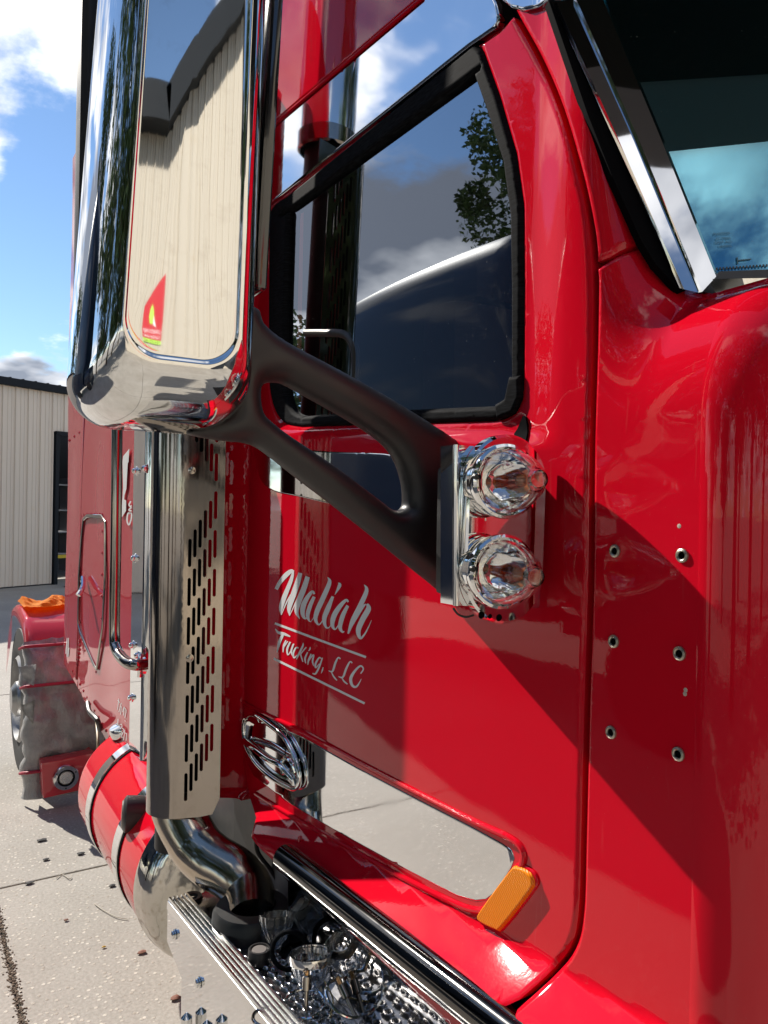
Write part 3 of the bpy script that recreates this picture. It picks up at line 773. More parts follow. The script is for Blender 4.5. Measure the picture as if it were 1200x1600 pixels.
# --- window
sheet('window_seal', pS(WIN), [pS(GLS)], RUBBER, DOOR, LS(-.004), .012, .008, .03, .009, offs=(.004, .010))
sheet('window_glass', pS(GLS), [], GLASS, DOOR, LS(.012), .03, .02, 0, 0)
sheet('peep_window', pS(rnd_([(399, 688), (455, 700), (520, 706), (600, 709), (624, 718), (634, 742), (637, 778), (630, 800), (600, 803), (530, 790), (465, 775), (430, 768), (409, 752), (400, 722)], 3)), [], CHROMEF, DOOR, LS(-.0015), .03, .012, .004, .001, offs=(.001, .003))
sheet('seal_corner', pS([(777, 633), (792, 624), (799, 590), (817, 587), (817, 622), (806, 646), (780, 657)]), [], RUBBER, DOOR, LS(-.009), .008, .006, .012, .005, offs=(.003, .007), label='separate moulded rubber corner of the window seal')
# belt crease under the window: thin pressed bead
bp = [onS(u, v, -.001) for u, v in ((520, 688), (600, 690), (690, 688))]
# --- cab interior
INM = mat('dark_cabin_lining', (.014, .014, .016), .9)
bm = bmesh.new(); x0, x1, y0, y1, z0, z1 = -2.0, -.62, .16, 1.9, 1.3, 3.0
for f in (((x0, y0, z0), (x0, y1, z0), (x0, y1, z1), (x0, y0, z1)), ((x0, y1, z0), (.1, y1, z0), (.1, y1, z1), (x0, y1, z1)), ((x0, y0, z0), (.1, y0, z0), (.1, y1, z0), (x0, y1, z0)), ((x0, y0 - .02, z1), (-.9, y0 - .02, z1), (-.9, y1, z1), (x0, y1, z1))):
    quad(bm, *f)
from_bm('cabin_lining', bm, INM, T)
def seat(x, y):
    s_ = box('seat', (x, y, 1.75), (.50, .50, .20), SEATM, T, .06)
    box('backrest', (x - .22, y, 2.12), (.16, .46, .62), SEATM, s_, .06); box('headrest', (x - .23, y, 2.52), (.12, .28, .18), SEATM, s_, .05)
seat(-1.35, .55); seat(-1.35, 1.4)
tube('grab_handle', catmull([Vector((q.x, .035, q.y)) for q in pS([(470, 519), (500, 519), (528, 521), (541, 535), (545, 560), (543, 610)])], 6), .010, mat('bronze_handle', (.03, .026, .022), .35, .3), T, 12)
SW = tube('steering_wheel', [Vector((-.80, 1.4 + .22 * math.cos(a), 2.0 + .22 * math.sin(a))) for a in [k * 2 * PI / 28 for k in range(28)]], .015, BLACKP, T, 8, True)
# --- chrome drip panel above the window and the roof side
sheet('roof_trim_panel', pS([(398, 340), (735, 74), (779, 44), (784, 30), (778, 5), (760, -30), (690, -30), (664, 3), (405, 222)]), [], CHROMEF, T, LS(-.006), .03, .012, .012, .003)
sheet('roof_side', pS([(396, 224), (664, -1), (720, -60), (640, -130), (396, -60)]), [], RED, T, LS(-.012), .03, .014, .03, .004)
tube('roof_trim_edge', [Vector((p.x, S(p.x, p.y) - .008, p.y)) for p in pS([(400, 224), (530, 114), (664, 1)])], .004, RED, T, 8)
# --- A pillar
ap = [q for q in shiftG(5) if q[1] < 412]
sheet('windscreen_pillar', pS(ap + [(931, 409), (950, 401), (1006, 377), (985, 335), (955, 268), (920, 175), (868, 16), (850, -40), (840, -110)]), [], RED, T, LS(-.002), .02, .012, .03, .006, offs=(.003, .010))
# --- cowl side with rolled front edge
cg = [q for q in shiftG(5) if 418 < q[1] < 1580]
cow = pS([(931, 420), (948, 409), (1007, 387), (1020, 402), (1060, 446), (1110, 458)]) + [Vector((-.560, onS(1110, 458)[1] + .002)), Vector((-.560, 1.9)), Vector((-.560, 1.0)), Vector((-.80, 1.0))] + pS([(800, 1592)]) + pS(cg[::-1])
COWL = sheet('cowl_side', cow, [], RED, T, LS(-.001), .010, .010, .03, .005, offs=(.003, .008))
bm = bmesh.new(); rows = []; zs = [1.0 + 1.0 * k / 40 for k in range(40)] + [2.0 + .19 * k / 26 for k in range(27)]
ER_ = .115
for z in zs:
    y0_ = S(-.5602, z) - .001; row = [bm.verts.new((-.574, S(-.574, z) - .0010, z)), bm.verts.new((-.567, S(-.567, z) - .0016, z))]; top_ = max(0.0, (z - 2.06) / .13); rr_e = ER_ * math.sqrt(max(.04, 1 - top_ ** 2 * .9))
    for k in range(25):
        th_ = .16 + (PI / 2 - .16) * k / 24
        row.append(bm.verts.new((-.5602 + rr_e * (math.sin(th_) - math.sin(.16)), y0_ + rr_e * (math.cos(.16) - math.cos(th_)) + .0, z)))
    row.append(bm.verts.new((-.5602 + rr_e * (1 - math.sin(.16)), y0_ + 1.0, z))); rows.append(row)
for A, Bq in zip(rows, rows[1:]):
    for k in range(len(A) - 1): bm.faces.new((A[k], A[k + 1], Bq[k + 1], Bq[k]))
t_ = [v for v in rows[-1]]; bm.faces.new(t_ + [bm.verts.new((-.5602, t_[-1].co.y, zs[-1]))])
from_bm('cowl_front_edge', bm, RED, COWL, True, 40)
# --- windscreen
A2 = onS(1098, 452); B2 = onS(880, 0); A3 = Vector((A2.x, S(*A2), A2.y)); B3 = Vector((B2.x, S(*B2), B2.y))
D3 = Vector((.30, 1.0, 0)).normalized(); WNm = (B3 - A3).cross(D3).normalized()
if WNm.dot(CAM - A3) < 0: WNm = -WNm
def onW(U, V, off=0.0):
    d = ray(U, V); o_ = A3 + WNm * off; t = (o_ - CAM).dot(WNm) / d.dot(WNm); return CAM + d * t
def wfl(u, v): return onW(u, v)
def pxsheet(name, pts, m, parent, off=0.0, rim=.006, **k):
    P = [onW(u, v, off) for u, v in pts]; n = len(P); V = P + [p - WNm * rim for p in P]
    Fc = [list(range(n)), list(range(2 * n - 1, n - 1, -1))] + [[i, (i + 1) % n, n + (i + 1) % n, n + i] for i in range(n)]
    return from_py(name, V, Fc, m, parent, **k)
WS = pxsheet('windscreen', [(840, -120), (880, 0), (1068, 436), (1130, 447), (1420, 440), (1420, -120)], WGLASS, T, 0, .004)
pxsheet('windscreen_seal', [(857, 0), (880, 0), (1078, 448), (1064, 454), (1050, 440), (1024, 412), (1002, 376), (955, 272), (918, 178)], BLACK, T, .001, .012)
pxsheet('windscreen_lower_seal', [(1096, 455), (1121, 428), (1124, 424), (1420, 412), (1420, 445), (1122, 462)], BLACKP, WS, .003, .004)
# folded chrome strip
def fold(name, rows, m, parent, rim=.004):
    V = []; n = len(rows[0])
    for r_ in rows:
        for (u, v, o_) in r_: V.append(onW(u, v, o_))
    Fc = [[i * n + j, i * n + j + 1, (i + 1) * n + j + 1, (i + 1) * n + j] for i in range(len(rows) - 1) for j in range(n - 1)]
    return from_py(name, V, Fc, m, parent, True, 8)
fold('pillar_chrome_strip', [[(863, 4, .004), (869, 3, .009), (896, 0, .011), (901, 0, .016), (940, -6, .012), (944, -6, .004)],
     [(960, 218, .004), (966, 217, .009), (990, 214, .011), (996, 213, .016), (1029, 208, .012), (1033, 207, .004)],
     [(1062, 450, .004), (1069, 452, .009), (1091, 457, .011), (1097, 456, .016), (1119, 432, .012), (1122, 430, .004)]], CHROMEF, T)
fold('cowl_chrome_strip', [[(1106, 436, .012), (1120, 460, .012)], [(1160, 435, .020), (1168, 463, .014)], [(1300, 433, .02), (1300, 467, .012)]], CHROMEF, T)
# small etched marking on the glass
ETCH = mat('etched_marking', (.05, .12, .16), .6)
def glass_text(t, u, v, w, h):
    o_ = onW(u, v, .0015); X = (onW(u + 30, v - 2, .0015) - o_).normalized(); Z = (WNm.cross(X)).normalized()
    if Z.z < 0: Z = -Z
    wd = (onW(u + w, v, .0015) - o_).length; text_mesh(t, 'etched_marking', o_, X, Z, (onW(u, v - h, .0015) - o_).length, ETCH, WS, wd)
glass_text('PILKINGTON', 1116, 368, 26, 6); glass_text('AS1 M450A', 1119, 375, 24, 5); glass_text('DOT AS1', 1118, 381, 26, 5); glass_text('SHADING', 1124, 387, 20, 5)
pxsheet('etched_mark', [(1151, 402), (1153, 402), (1153, 406), (1174, 404), (1174, 405.5), (1153, 408), (1154, 412), (1152, 412)], ETCH, WS, .0015, .0005)
for k in range(16):
    u = 1119 + k * 5.2; v = 418 - k * .35
    pxsheet('frit_dot', [(u, v), (u + 2.4, v - .2), (u + 2.4, v + 4), (u, v + 4)], BLACKP, WS, .002, .0005)
# dash top, papers, interior trim
box('dashboard', (-.38, .95, 1.98), (.55, 1.7, .22), DASH, T, .05)
# sun visor hanging over the windscreen
vz = onW(900, -210, .02)
VB = [onW(860, -60, .01), onW(1500, -60, .01)]
bm = bmesh.new(); fwd = Vector((.30, -.05, -.02))
a_, b_ = VB; quad(bm, a_, b_, b_ + fwd * .55, a_ + fwd * .55)
bm2 = bmesh.new(); quad(bm2, a_ + fwd * .55, b_ + fwd * .55, b_ + fwd, a_ + fwd); VREFL = from_bm('visor_reflection_strip', bm2, mat('slate_reflection_strip', (.10, .10, .12), .6), T)  # added slate strip, there only to tone the windscreen's mirrored mid band
quad(bm, a_ + fwd, b_ + fwd, b_ + fwd + Vector((.02, 0, .07)), a_ + fwd + Vector((.02, 0, .07))); quad(bm, a_, a_ + fwd, a_ + fwd + Vector((.02, 0, .07)), a_ + Vector((0, 0, .3)))
from_bm('sun_visor', bm, mat('black_visor_underside', (.003, .003, .003), .6, spec=.1), T)
sheet('visor_corner', pS([(782, -20), (793, 4), (806, 15), (825, 20), (848, 15), (867, 2), (862, -30)]), [], CHROMEF, T, LS(-.012), .015, .008, .01, .003)

# --- lower stainless inlay with its pressed surround
TRP = [(447, 1140), (476, 1153), (560, 1200), (650, 1247), (740, 1293), (784, 1317), (800, 1328), (804, 1341), (798, 1356), (775, 1393), (760, 1406), (744, 1408), (715, 1400), (640, 1362), (540, 1307), (457, 1259), (440, 1245)]
sheet('stainless_inlay', pS(TRP), [], CHROMEF, DOOR, LS(-.0012), .05, .02, .004, .001, offs=(.001, .003))
BD = [(378, 1096), (420, 1118), (476, 1144), (560, 1190), (650, 1237), (745, 1285), (795, 1308), (815, 1325), (818, 1345), (806, 1372), (788, 1402), (766, 1420), (738, 1421), (700, 1406), (630, 1371), (540, 1321), (455, 1274), (400, 1240)]
pp = [Vector((p.x, S(p.x, p.y) - .0005, p.y)) for p in pS(BD)]
tube('inlay_bead', catmull(pp, 6), .0055, RED, DOOR, 10)
# handle plate and handle
HP = [(379, 1100), (440, 1130), (449, 1140), (446, 1246), (430, 1238), (396, 1212), (381, 1180)]
sheet('handle_plate', pS(HP), [], CHROMEF, DOOR, LS(-.0012), .05, .02, .004, .001, offs=(.001, .003))
def pp3(u, v, off): p = onS(u, v, off); return Vector((p.x, S(p.x, p.y) + off, p.y))
HO = [(378, 1124), (383, 1115), (396, 1113), (420, 1128), (445, 1150), (462, 1180), (470, 1205), (471, 1228), (462, 1236), (448, 1231), (425, 1218), (400, 1196), (383, 1170), (377, 1145)]
HO = [(424 + (a - 424) * .92, 1173 + (b - 1173) * .94) for a, b in HO]; HOs = [Vector((p.x, p.y)) for p in catmull([Vector((a, b, 0)) for a, b in HO], 4, True)]
ring = [pp3(p.x, p.y, -.010) for p in HOs]
HND = tube('door_handle', ring, .0062, CHROME, DOOR, 12, True)
c_ = Vector((sum(p[0] for p in HO) / len(HO), sum(p[1] for p in HO) / len(HO)))
V = []; Fc = []; n = len(HOs)
for k_, (s_, o_) in enumerate(((1.0, -.010), (.8, -.004), (.62, .012), (.35, .024))):
    for p in HOs: q = c_ + (p - c_) * s_; V.append(pp3(q.x, q.y, -.008) + Vector((0, .008 + o_, 0)))
for k_ in range(3):
    for i in range(n): Fc.append([k_ * n + i, k_ * n + (i + 1) % n, (k_ + 1) * n + (i + 1) % n, (k_ + 1) * n + i])
from_py('handle_cup', V[:3 * n], Fc[:2 * n], CHROME, HND, True, 60)
from_py('cup_hole', V[2 * n:], [[i, (i + 1) % n, n + (i + 1) % n, n + i] for i in range(n)] + [list(range(n, 2 * n))], BLACK, HND, True, 60)
lev = [pp3(384, 1158, -.016), pp3(398, 1168, -.024), pp3(418, 1184, -.028), pp3(438, 1195, -.026), pp3(455, 1213, -.016), pp3(461, 1226, -.010)]
tube('handle_lever', catmull(lev, 6), lambda t: .013 - .005 * t, CHROME, HND, 12, sq=.75)
tube('handle_hook', catmull([pp3(436, 1196, -.02), pp3(446, 1184, -.022), pp3(456, 1192, -.018), pp3(462, 1207, -.014)], 6), .005, CHROME, HND, 8)
lathe('lock_cylinder', [(0, -.014), (.007, -.014), (.009, -.011), (.009, 0)], pp3(448, 1204, -.010), (0, 1, 0), CHROME, HND, 16)
lathe('door_button', [(0, -.006), (.006, -.005), (.008, 0)], pp3(470, 1311, -.002), (0, 1, -.2), RED, DOOR, 14)
# amber marker light at the lower front corner
AM = [(751, 1432), (757, 1418), (800, 1360), (812, 1352), (832, 1362), (839, 1376), (834, 1392), (790, 1448), (780, 1451), (757, 1440)]
AM = rnd_(AM, 3); vo = pS(AM); 
sheet('marker_base', [vo_ for vo_ in pS([(c[0] + (c[0] - 795) * .07, c[1] + (c[1] - 1402) * .06) for c in AM])], [], RED, DOOR, LS(-.004), .02, .008, .006, .002, offs=(.001, .003))
sheet('side_marker', vo, [], AMBER, DOOR, LS(-.010),   .006, .004, .014, .005, offs=(.0015, .004), label='orange side marker lens')

# --- lettering on the door
Q = lambda x, y: (400 + x / 5.4545, 860 + y / 5.4545)
STROKES = {
 'name': [
  [(172, 332, 30), (205, 270, 34), (258, 208, 40), (300, 175, 30), (318, 172, 8)],
  [(318, 168, 14), (300, 250, 30), (240, 400, 40), (212, 490, 34), (216, 550, 4)],
  [(216, 550, 4), (262, 440, 12), (330, 320, 14), (372, 195, 18)],
  [(378, 192, 34), (352, 280, 46), (310, 400, 46), (282, 490, 36), (286, 558, 4)],
  [(286, 556, 4), (345, 430, 12), (400, 310, 14), (430, 220, 16)],
  [(440, 225, 38), (410, 320, 46), (366, 430, 46), (345, 520, 34), (372, 583, 6)],
  [(498, 372, 16), (480, 352, 22), (440, 398, 36), (404, 470, 44), (398, 545, 34), (425, 580, 14), (462, 510, 10), (494, 400, 10)],
  [(496, 395, 26), (462, 470, 34), (440, 555, 32), (465, 608, 6), (505, 545, 8)],
  [(610, 228, 4), (626, 275, 34), (574, 400, 42), (520, 520, 42), (508, 590, 30), (540, 632, 12), (590, 560, 6)],
  [(702, 275, 6), (712, 300, 30), (672, 378, 4)], [(655, 392, 22), (615, 490, 42), (582, 580, 38), (594, 650, 20), (625, 655, 8), (660, 590, 6)],
  [(786, 440, 14), (768, 424, 22), (722, 468, 36), (668, 550, 44), (650, 630, 34), (676, 672, 12), (722, 600, 10), (780, 480, 10)],
  [(782, 470, 26), (738, 560, 38), (716, 650, 34), (735, 695, 16), (752, 690, 8)],
  [(922, 292, 4), (942, 345, 34), (884, 480, 42), (824, 600, 40), (785, 710, 14)],
  [(796, 690, 4), (858, 575, 14), (915, 478, 18), (938, 458, 8)], [(948, 455, 16), (958, 500, 44), (908, 590, 46), (872, 680, 42), (888, 748, 22), (925, 715, 14), (960, 650, 8), (984, 595, 3)]],
 'trade': [
  [(165, 668, 6), (190, 700, 22), (240, 712, 24), (292, 735, 10)], [(232, 710, 24), (200, 780, 26), (180, 868, 8)],
  [(255, 765, 10), (236, 812, 16), (230, 868, 6)], [(236, 830, 5), (262, 785, 12), (272, 775, 8)],
  [(292, 780, 14), (266, 840, 17), (272, 890, 10), (300, 850, 8), (322, 795, 12)], [(318, 800, 14), (300, 860, 15), (312, 900, 6)],
  [(362, 832, 12), (340, 830, 12), (316, 880, 17), (326, 915, 12), (352, 890, 6)],
  [(402, 788, 6), (398, 815, 15), (362, 890, 16), (345, 928, 6)], [(428, 825, 10), (385, 878, 10), (384, 900, 12), (400, 950, 8)],
  [(462, 822, 4), (460, 840, 12), (448, 858, 4)], [(440, 868, 10), (418, 920, 15), (424, 962, 8)],
  [(470, 882, 10), (448, 935, 15), (442, 975, 6)], [(446, 950, 4), (478, 900, 12), (492, 895, 12), (482, 945, 14), (492, 985, 6)],
  [(556, 922, 8), (538, 915, 12), (508, 965, 17), (510, 1000, 12), (540, 965, 6)], [(566, 915, 10), (540, 990, 15), (508, 1050, 14), (482, 1048, 8)],
  [(572, 995, 6), (566, 1020, 12), (556, 1048, 3)],
  [(720, 925, 12), (700, 915, 12), (676, 960, 18), (652, 1030, 16), (618, 1025, 6)], [(640, 1030, 6), (662, 1075, 13), (690, 1108, 10)],
  [(820, 960, 12), (800, 950, 12), (768, 1010, 18), (740, 1080, 16), (702, 1075, 6)], [(728, 1080, 6), (750, 1115, 13), (780, 1140, 10)],
  [(892, 1050, 10), (915, 1010, 12), (890, 985, 14), (845, 1025, 20), (808, 1090, 26), (820, 1150, 22), (858, 1160, 16), (898, 1095, 4)]],
 'rule': [[(160, 622, 19), (550, 768, 19), (937, 910, 19)], [(150, 922, 19), (540, 1114, 19), (926, 1304, 19)]]}
VINYL = mat('silver_white_vinyl', (.80, .81, .82), .35, .0)
for grp, sts in STROKES.items():
    for k_, st_ in enumerate(sts):
        if len(st_) > 3 or grp != 'rule': pts = catmull([Vector((a, b, c)) for a, b, c in st_], 5)
        else: pts = [Vector(st_[0]), Vector(st_[1]), Vector(st_[2])]
        L_ = []; R_ = []
        for i, p in enumerate(pts):
            a, b = pts[max(i - 1, 0)], pts[min(i + 1, len(pts) - 1)]; t = Vector((b.x - a.x, b.y - a.y)); t = t.normalized() if t.length else Vector((1, 0)); n_ = Vector((-t.y, t.x)) * max(p.z, 1.5) * .5
            L_.append(Q(p.x + n_.x, p.y + n_.y)); R_.append(Q(p.x - n_.x, p.y - n_.y))
        off = -.0006 - .00012 * (k_ % 6); V = []
        for l_, r_ in zip(L_, R_): V += [pp3(*l_, off), pp3(*r_, off)]
        from_py({'name': 'letter_stroke', 'trade': 'letter_stroke', 'rule': 'lettering_rule'}[grp], V, [[2 * i, 2 * i + 1, 2 * i + 3, 2 * i + 2] for i in range(len(pts) - 1)], VINYL, DOOR)
# merge the strokes of each word into one piece
def merge(name, parent, objs):
    bm = bmesh.new()
    for o_ in objs: bm.from_mesh(o_.data); bpy.data.objects.remove(o_)
    me = bpy.data.meshes.new(name); bm.to_mesh(me); bm.free(); me.materials.append(VINYL); o_ = bpy.data.objects.new(name, me); COL.objects.link(o_); o_.parent = parent; return o_
ls = [c for c in DOOR.children if c.name.startswith('letter_stroke')]; ls.sort(key=lambda c: c.name)
m1 = merge('lettering', DOOR, ls[:16]); m1['label'] = 'brush-script word Maliah in silver vinyl'
m2_ = merge('lettering', DOOR, ls[16:]); m2_['label'] = 'brush-script words Trucking, LLC in silver vinyl'

# --- threaded inserts and small holes in the cowl
ZINC = mat('zinc_plated_insert', (.42, .40, .33), .35, 1.0)
for k_, (u, v) in enumerate(((962, 861), (1067, 868), (960, 1002), (1063, 1021), (956, 1144), (1061, 1178))):
    p = pp3(u, v, 0)
    r_ = lathe('threaded_insert', [(.0045, .004), (.0048, -.003), (.0062, -.0042), (.0085, -.003), (.0092, .0008)], p, (0, 1, 0), ZINC, COWL, 20)
    lathe('bore', [(0, -.0012), (.0050, -.0010)], p, (0, 1, 0), BLACK, COWL, 16)
p = pp3(1006, 1012, 0); lathe('bolt_hole', [(0, -.0009), (.0055, -.0009), (.006, .001)], p, (0, 1, 0), BLACK, COWL, 14)
for u, v in ((1062, 822), (1071, 1084), (1072, 1078)):
    lathe('paint_chip', [(0, -.0018), (.003, -.001), (.0038, .0005)], pp3(u, v, 0), (0, 1, 0), mat('pale_primer_chip', (.5, .42, .36), .7), COWL, 7)

# ================================================================== side mirror
MX = -1.07
MIR = empty('side_mirror', (1.43, -1.2, 0), parent=T); MIR.location = (0, 0, 0)
prof = [(-1.150, -.604, -.394, 2.020, 2.98, .055), (-1.135, -.613, -.389, 2.008, 2.99, .062), (-1.10, -.617, -.386, 2.003, 2.995, .066), (-1.06, -.6155, -.387, 2.005, 2.995, .066),
        (-1.03, -.611, -.389, 2.011, 2.99, .065), (-1.006, -.603, -.394, 2.022, 2.98, .063), (-.990, -.594, -.402, 2.040, 2.965, .060), (-.981, -.586, -.411, 2.060, 2.945, .056),
        (-.9765, -.5805, -.420, 2.076, 2.93, .050), (-.9755, -.577, -.425, 2.083, 2.922, .048), (-.978, -.5735, -.430, 2.090, 2.915, .046), (-.9777, -.568, -.436, 2.100, 2.905, .043),
        (-.9768, -.557, -.447, 2.125, 2.88, .036), (-.9758, -.543, -.462, 2.17, 2.83, .030), (-.9750, -.527, -.480, 2.25, 2.75, .018), (-.9746, -.506, -.500, 2.45, 2.55, .002)]
def rrect(y0, y1, z0, z1, r, n=14, ns=10):
    out = []; r = min(r, (y1 - y0) / 2 - 1e-4, (z1 - z0) / 2 - 1e-4)
    cs = [((y1 - r, z0 + r), -PI / 2), ((y1 - r, z1 - r), 0), ((y0 + r, z1 - r), PI / 2), ((y0 + r, z0 + r), PI)]
    for i, ((cy, cz), a0) in enumerate(cs):
        for k in range(n + 1): a = a0 + PI / 2 * k / n; out.append((cy + r * math.cos(a), cz + r * math.sin(a)))
        (ny, nz), na = cs[(i + 1) % 4]
        e = (ny + r * math.cos(na), nz + r * math.sin(na)); s0 = out[-1]
        for k in range(1, ns): out.append((s0[0] + (e[0] - s0[0]) * k / ns, s0[1] + (e[1] - s0[1]) * k / ns))
    return out
# slightly denser profile
P6 = []
for i in range(len(prof) - 1):
    a, b, c, d = prof[max(i - 1, 0)], prof[i], prof[i + 1], prof[min(i + 2, len(prof) - 1)]
    for j in range(3):
        t = j / 3; P6.append(tuple(.5 * ((2 * b[q]) + (c[q] - a[q]) * t + (2 * a[q] - 5 * b[q] + 4 * c[q] - d[q]) * t * t + (3 * b[q] - a[q] - 3 * c[q] + d[q]) * t ** 3) for q in range(6)))
P6.append(prof[-1])
P6 = [(-.9777 + .0026 * (1 - (1 - min(1, (.568 + p_[1]) / .062)) ** 2),) + p_[1:] if p_[1] > -.5685 else p_ for p_ in P6]
MTILT = 0.03
bm = bmesh.new(); rings = []
def mirpt(x, y, z): return (x + MTILT * (z - 2.02), y + (z - 2.05) * (.008 + .045 * max(0, min(1, (-.45 - y) / .16)) * (1 if z > 2.05 else 0)), z)
for (x, ya, yb, za, zb, r) in P6:
    rings.append([bm.verts.new(mirpt(x, y, z)) for y, z in rrect(ya, yb, za, zb, r)])
for A, Bq in zip(rings, rings[1:]):
    n = len(A)
    for k in range(n): bm.faces.new((A[k], A[(k + 1) % n], Bq[(k + 1) % n], Bq[k]))
bm.faces.new(rings[-1]); bm.faces.new(rings[0][::-1])
from_bm('mirror_shell', bm, CHROME, MIR, True, 75)
# inboard black back housing with red reflector strip
bm = bmesh.new()
add_box(bm, (-1.175, -.497, 2.50), (.05, .20, .90), None, .02, 3)
from_bm('mirror_housing', bm, BLACKP, MIR, True)
bm = bmesh.new(); add_box(bm, (-1.085, -.376, 2.60), (.10, .018, .78), None, .008, 3)
for v in bm.verts: v.co.x += MTILT * (v.co.z - 2.02); v.co.y += .03 * (v.co.z - 2)
from_bm('housing_side', bm, mat('gloss_black_housing', (.01, .01, .012), .12, 0, 1.0), MIR, True)
GLM = mat('mirror_glass', (.9, .9, .9), .01, 1.0)
box('mirror_glass', (-1.203, -.497, 2.5), (.008, .17, .84), GLM, MIR, .003)
# arm: planar black casting, rounded
ARM = [(350, 640), (353, 560), (350, 500), (356, 482), (376, 474), (402, 484), (410, 506), (442, 532), (520, 574), (600, 618), (668, 660), (704, 684), (722, 700), (716, 760), (700, 860), (692, 922), (672, 912), (610, 862), (540, 806), (460, 745), (410, 706), (385, 694), (348, 690), (300, 682), (292, 674), (318, 664), (338, 652)]
HOLE = [(408, 604), (420, 599), (440, 600), (470, 616), (540, 655), (585, 684), (612, 710), (627, 744), (632, 778), (628, 794), (612, 796), (590, 780), (520, 727), (450, 680), (424, 660), (410, 645), (406, 622)]
def a2(pts): return [Vector((p.y, p.z)) for p in (atx(u, v, MX) for u, v in pts)]
HOLEs = [Vector((p.x, p.y)) for p in catmull([Vector((q.x, q.y, 0)) for q in a2(HOLE)], 3, True)]
ARMs = [Vector((p.x, p.y)) for p in catmull([Vector((q.x, q.y, 0)) for q in a2(ARM)], 3, True)]
def armlift(a, b):
    s_ = sst((a + .36) / -.05) if a < -.36 else 0
    return Vector((MX + .035 * s_ * 0, a, b))
inflate('mirror_arm', ARMs, [HOLEs], BLACKP, MIR, armlift, (1, 0, 0), .030, .007)
# --- bracket plate with the two clear marker lamps
BN = Vector((1, -.10, 0)).normalized(); BP = Vector((-.835, -.03, 1.9))
def onB(U, V, off=0.0):
    d = ray(U, V); o_ = BP + BN * off; return CAM + d * ((o_ - CAM).dot(BN) / d.dot(BN))
def bsheet(name, pts, m, parent, off=0.0, rim=.004, holes=()):
    P = [onB(u, v, off) for u, v in pts]; n = len(P); V = P + [p - BN * rim for p in P]
    return from_py(name, V, [list(range(n)), list(range(2 * n - 1, n - 1, -1))] + [[i, (i + 1) % n, n + (i + 1) % n, n + i] for i in range(n)], m, parent)
box('mirror_base_blocker', (-.925, -.048, 1.868), (.11, .09, .20), BLACKP, MIR, .01)  # hidden block added to close a lit gap in the mirror's shadow
BRK = bsheet('lamp_bracket', [(712, 695), (740, 697), (842, 715), (846, 720), (843, 950), (712, 946)], CHROMEF, T, 0, .004)
def wall3(name, pts, m, parent):   # vertical strip through plan points
    bm = bmesh.new(); 
    a = [bm.verts.new((x, y, z0)) for x, y, z0, z1 in pts]; b = [bm.verts.new((x, y, z1)) for x, y, z0, z1 in pts]
    for i in range(len(pts) - 1): bm.faces.new((a[i], a[i + 1], b[i + 1], b[i]))
    r = bmesh.ops.solidify(bm, geom=bm.faces[:], thickness=.002); return from_bm(name, bm, m, parent, False)
e0 = onB(712, 946); e1 = onB(712, 695)
q0 = atx(688, 944, -1.03); q1 = atx(694, 696, -1.03)
q0 = CAM + ray(687, 944) * ((e0 - CAM).dot(fw) * 1.04); q1 = e1 + Vector((-.034, -.001, 0)); q0 = e0 + Vector((-.034, -.001, 0))
V = [e0, e1, q1, q0]; V2 = [v + Vector((-.004, .006, 0)) for v in V]
from_py('bracket_flange', V + V2, [(0, 1, 2, 3), (7, 6, 5, 4), (0, 4, 5, 1), (1, 5, 6, 2), (2, 6, 7, 3), (3, 7, 4, 0)], CHROME, BRK)
tube('bracket_bend', [e0 + BN * .001, e1 + BN * .001], .0045, CHROMEF, BRK, 12)
# raised capsule-shaped lamp base
cap = []
cA, cB = (781, 750), (776, 896)
for k in range(25): a = PI + PI * k / 24; cap.append((cA[0] + 60 * math.cos(a), cA[1] + 70 * math.sin(a)))
for k in range(25): a = PI * k / 24; cap.append((cB[0] + 60 * math.cos(a), cB[1] + 76 * math.sin(a)))
cP = [onB(u, v) for u, v in cap]; bm = bmesh.new(); n = len(cP)
rr_ = []
for off, sc_ in ((0.001, 1.0), (.016, 1.0), (.020, .97)):
    cc_ = sum(cP, Vector()) / n; rr_.append([bm.verts.new(cc_ + (p - cc_) * sc_ + BN * off) for p in cP])
for A, Bq in zip(rr_, rr_[1:]):
    for k in range(n): bm.faces.new((A[k], A[(k + 1) % n], Bq[(k + 1) % n], Bq[k]))
bm.faces.new(rr_[-1]); from_bm('lamp_base', bm, CHROMEF, BRK, True, 25)
for u, r_ in ((753, .0045), (766, .003), (780, .0045)):
    p = onB(u, 961 + (u - 753) * .15, .0205); lathe('screw_hole', [(0, 0), (r_, 0), (r_ * 1.2, -.001)], p, BN, BLACK, BRK, 14)
tube('lamp_wire', catmull([onB(708, 950, -.004), onB(716, 960, .0), onB(728, 964, .004), onB(740, 961, .006)], 5), .0016, BLACKP, BRK, 8)
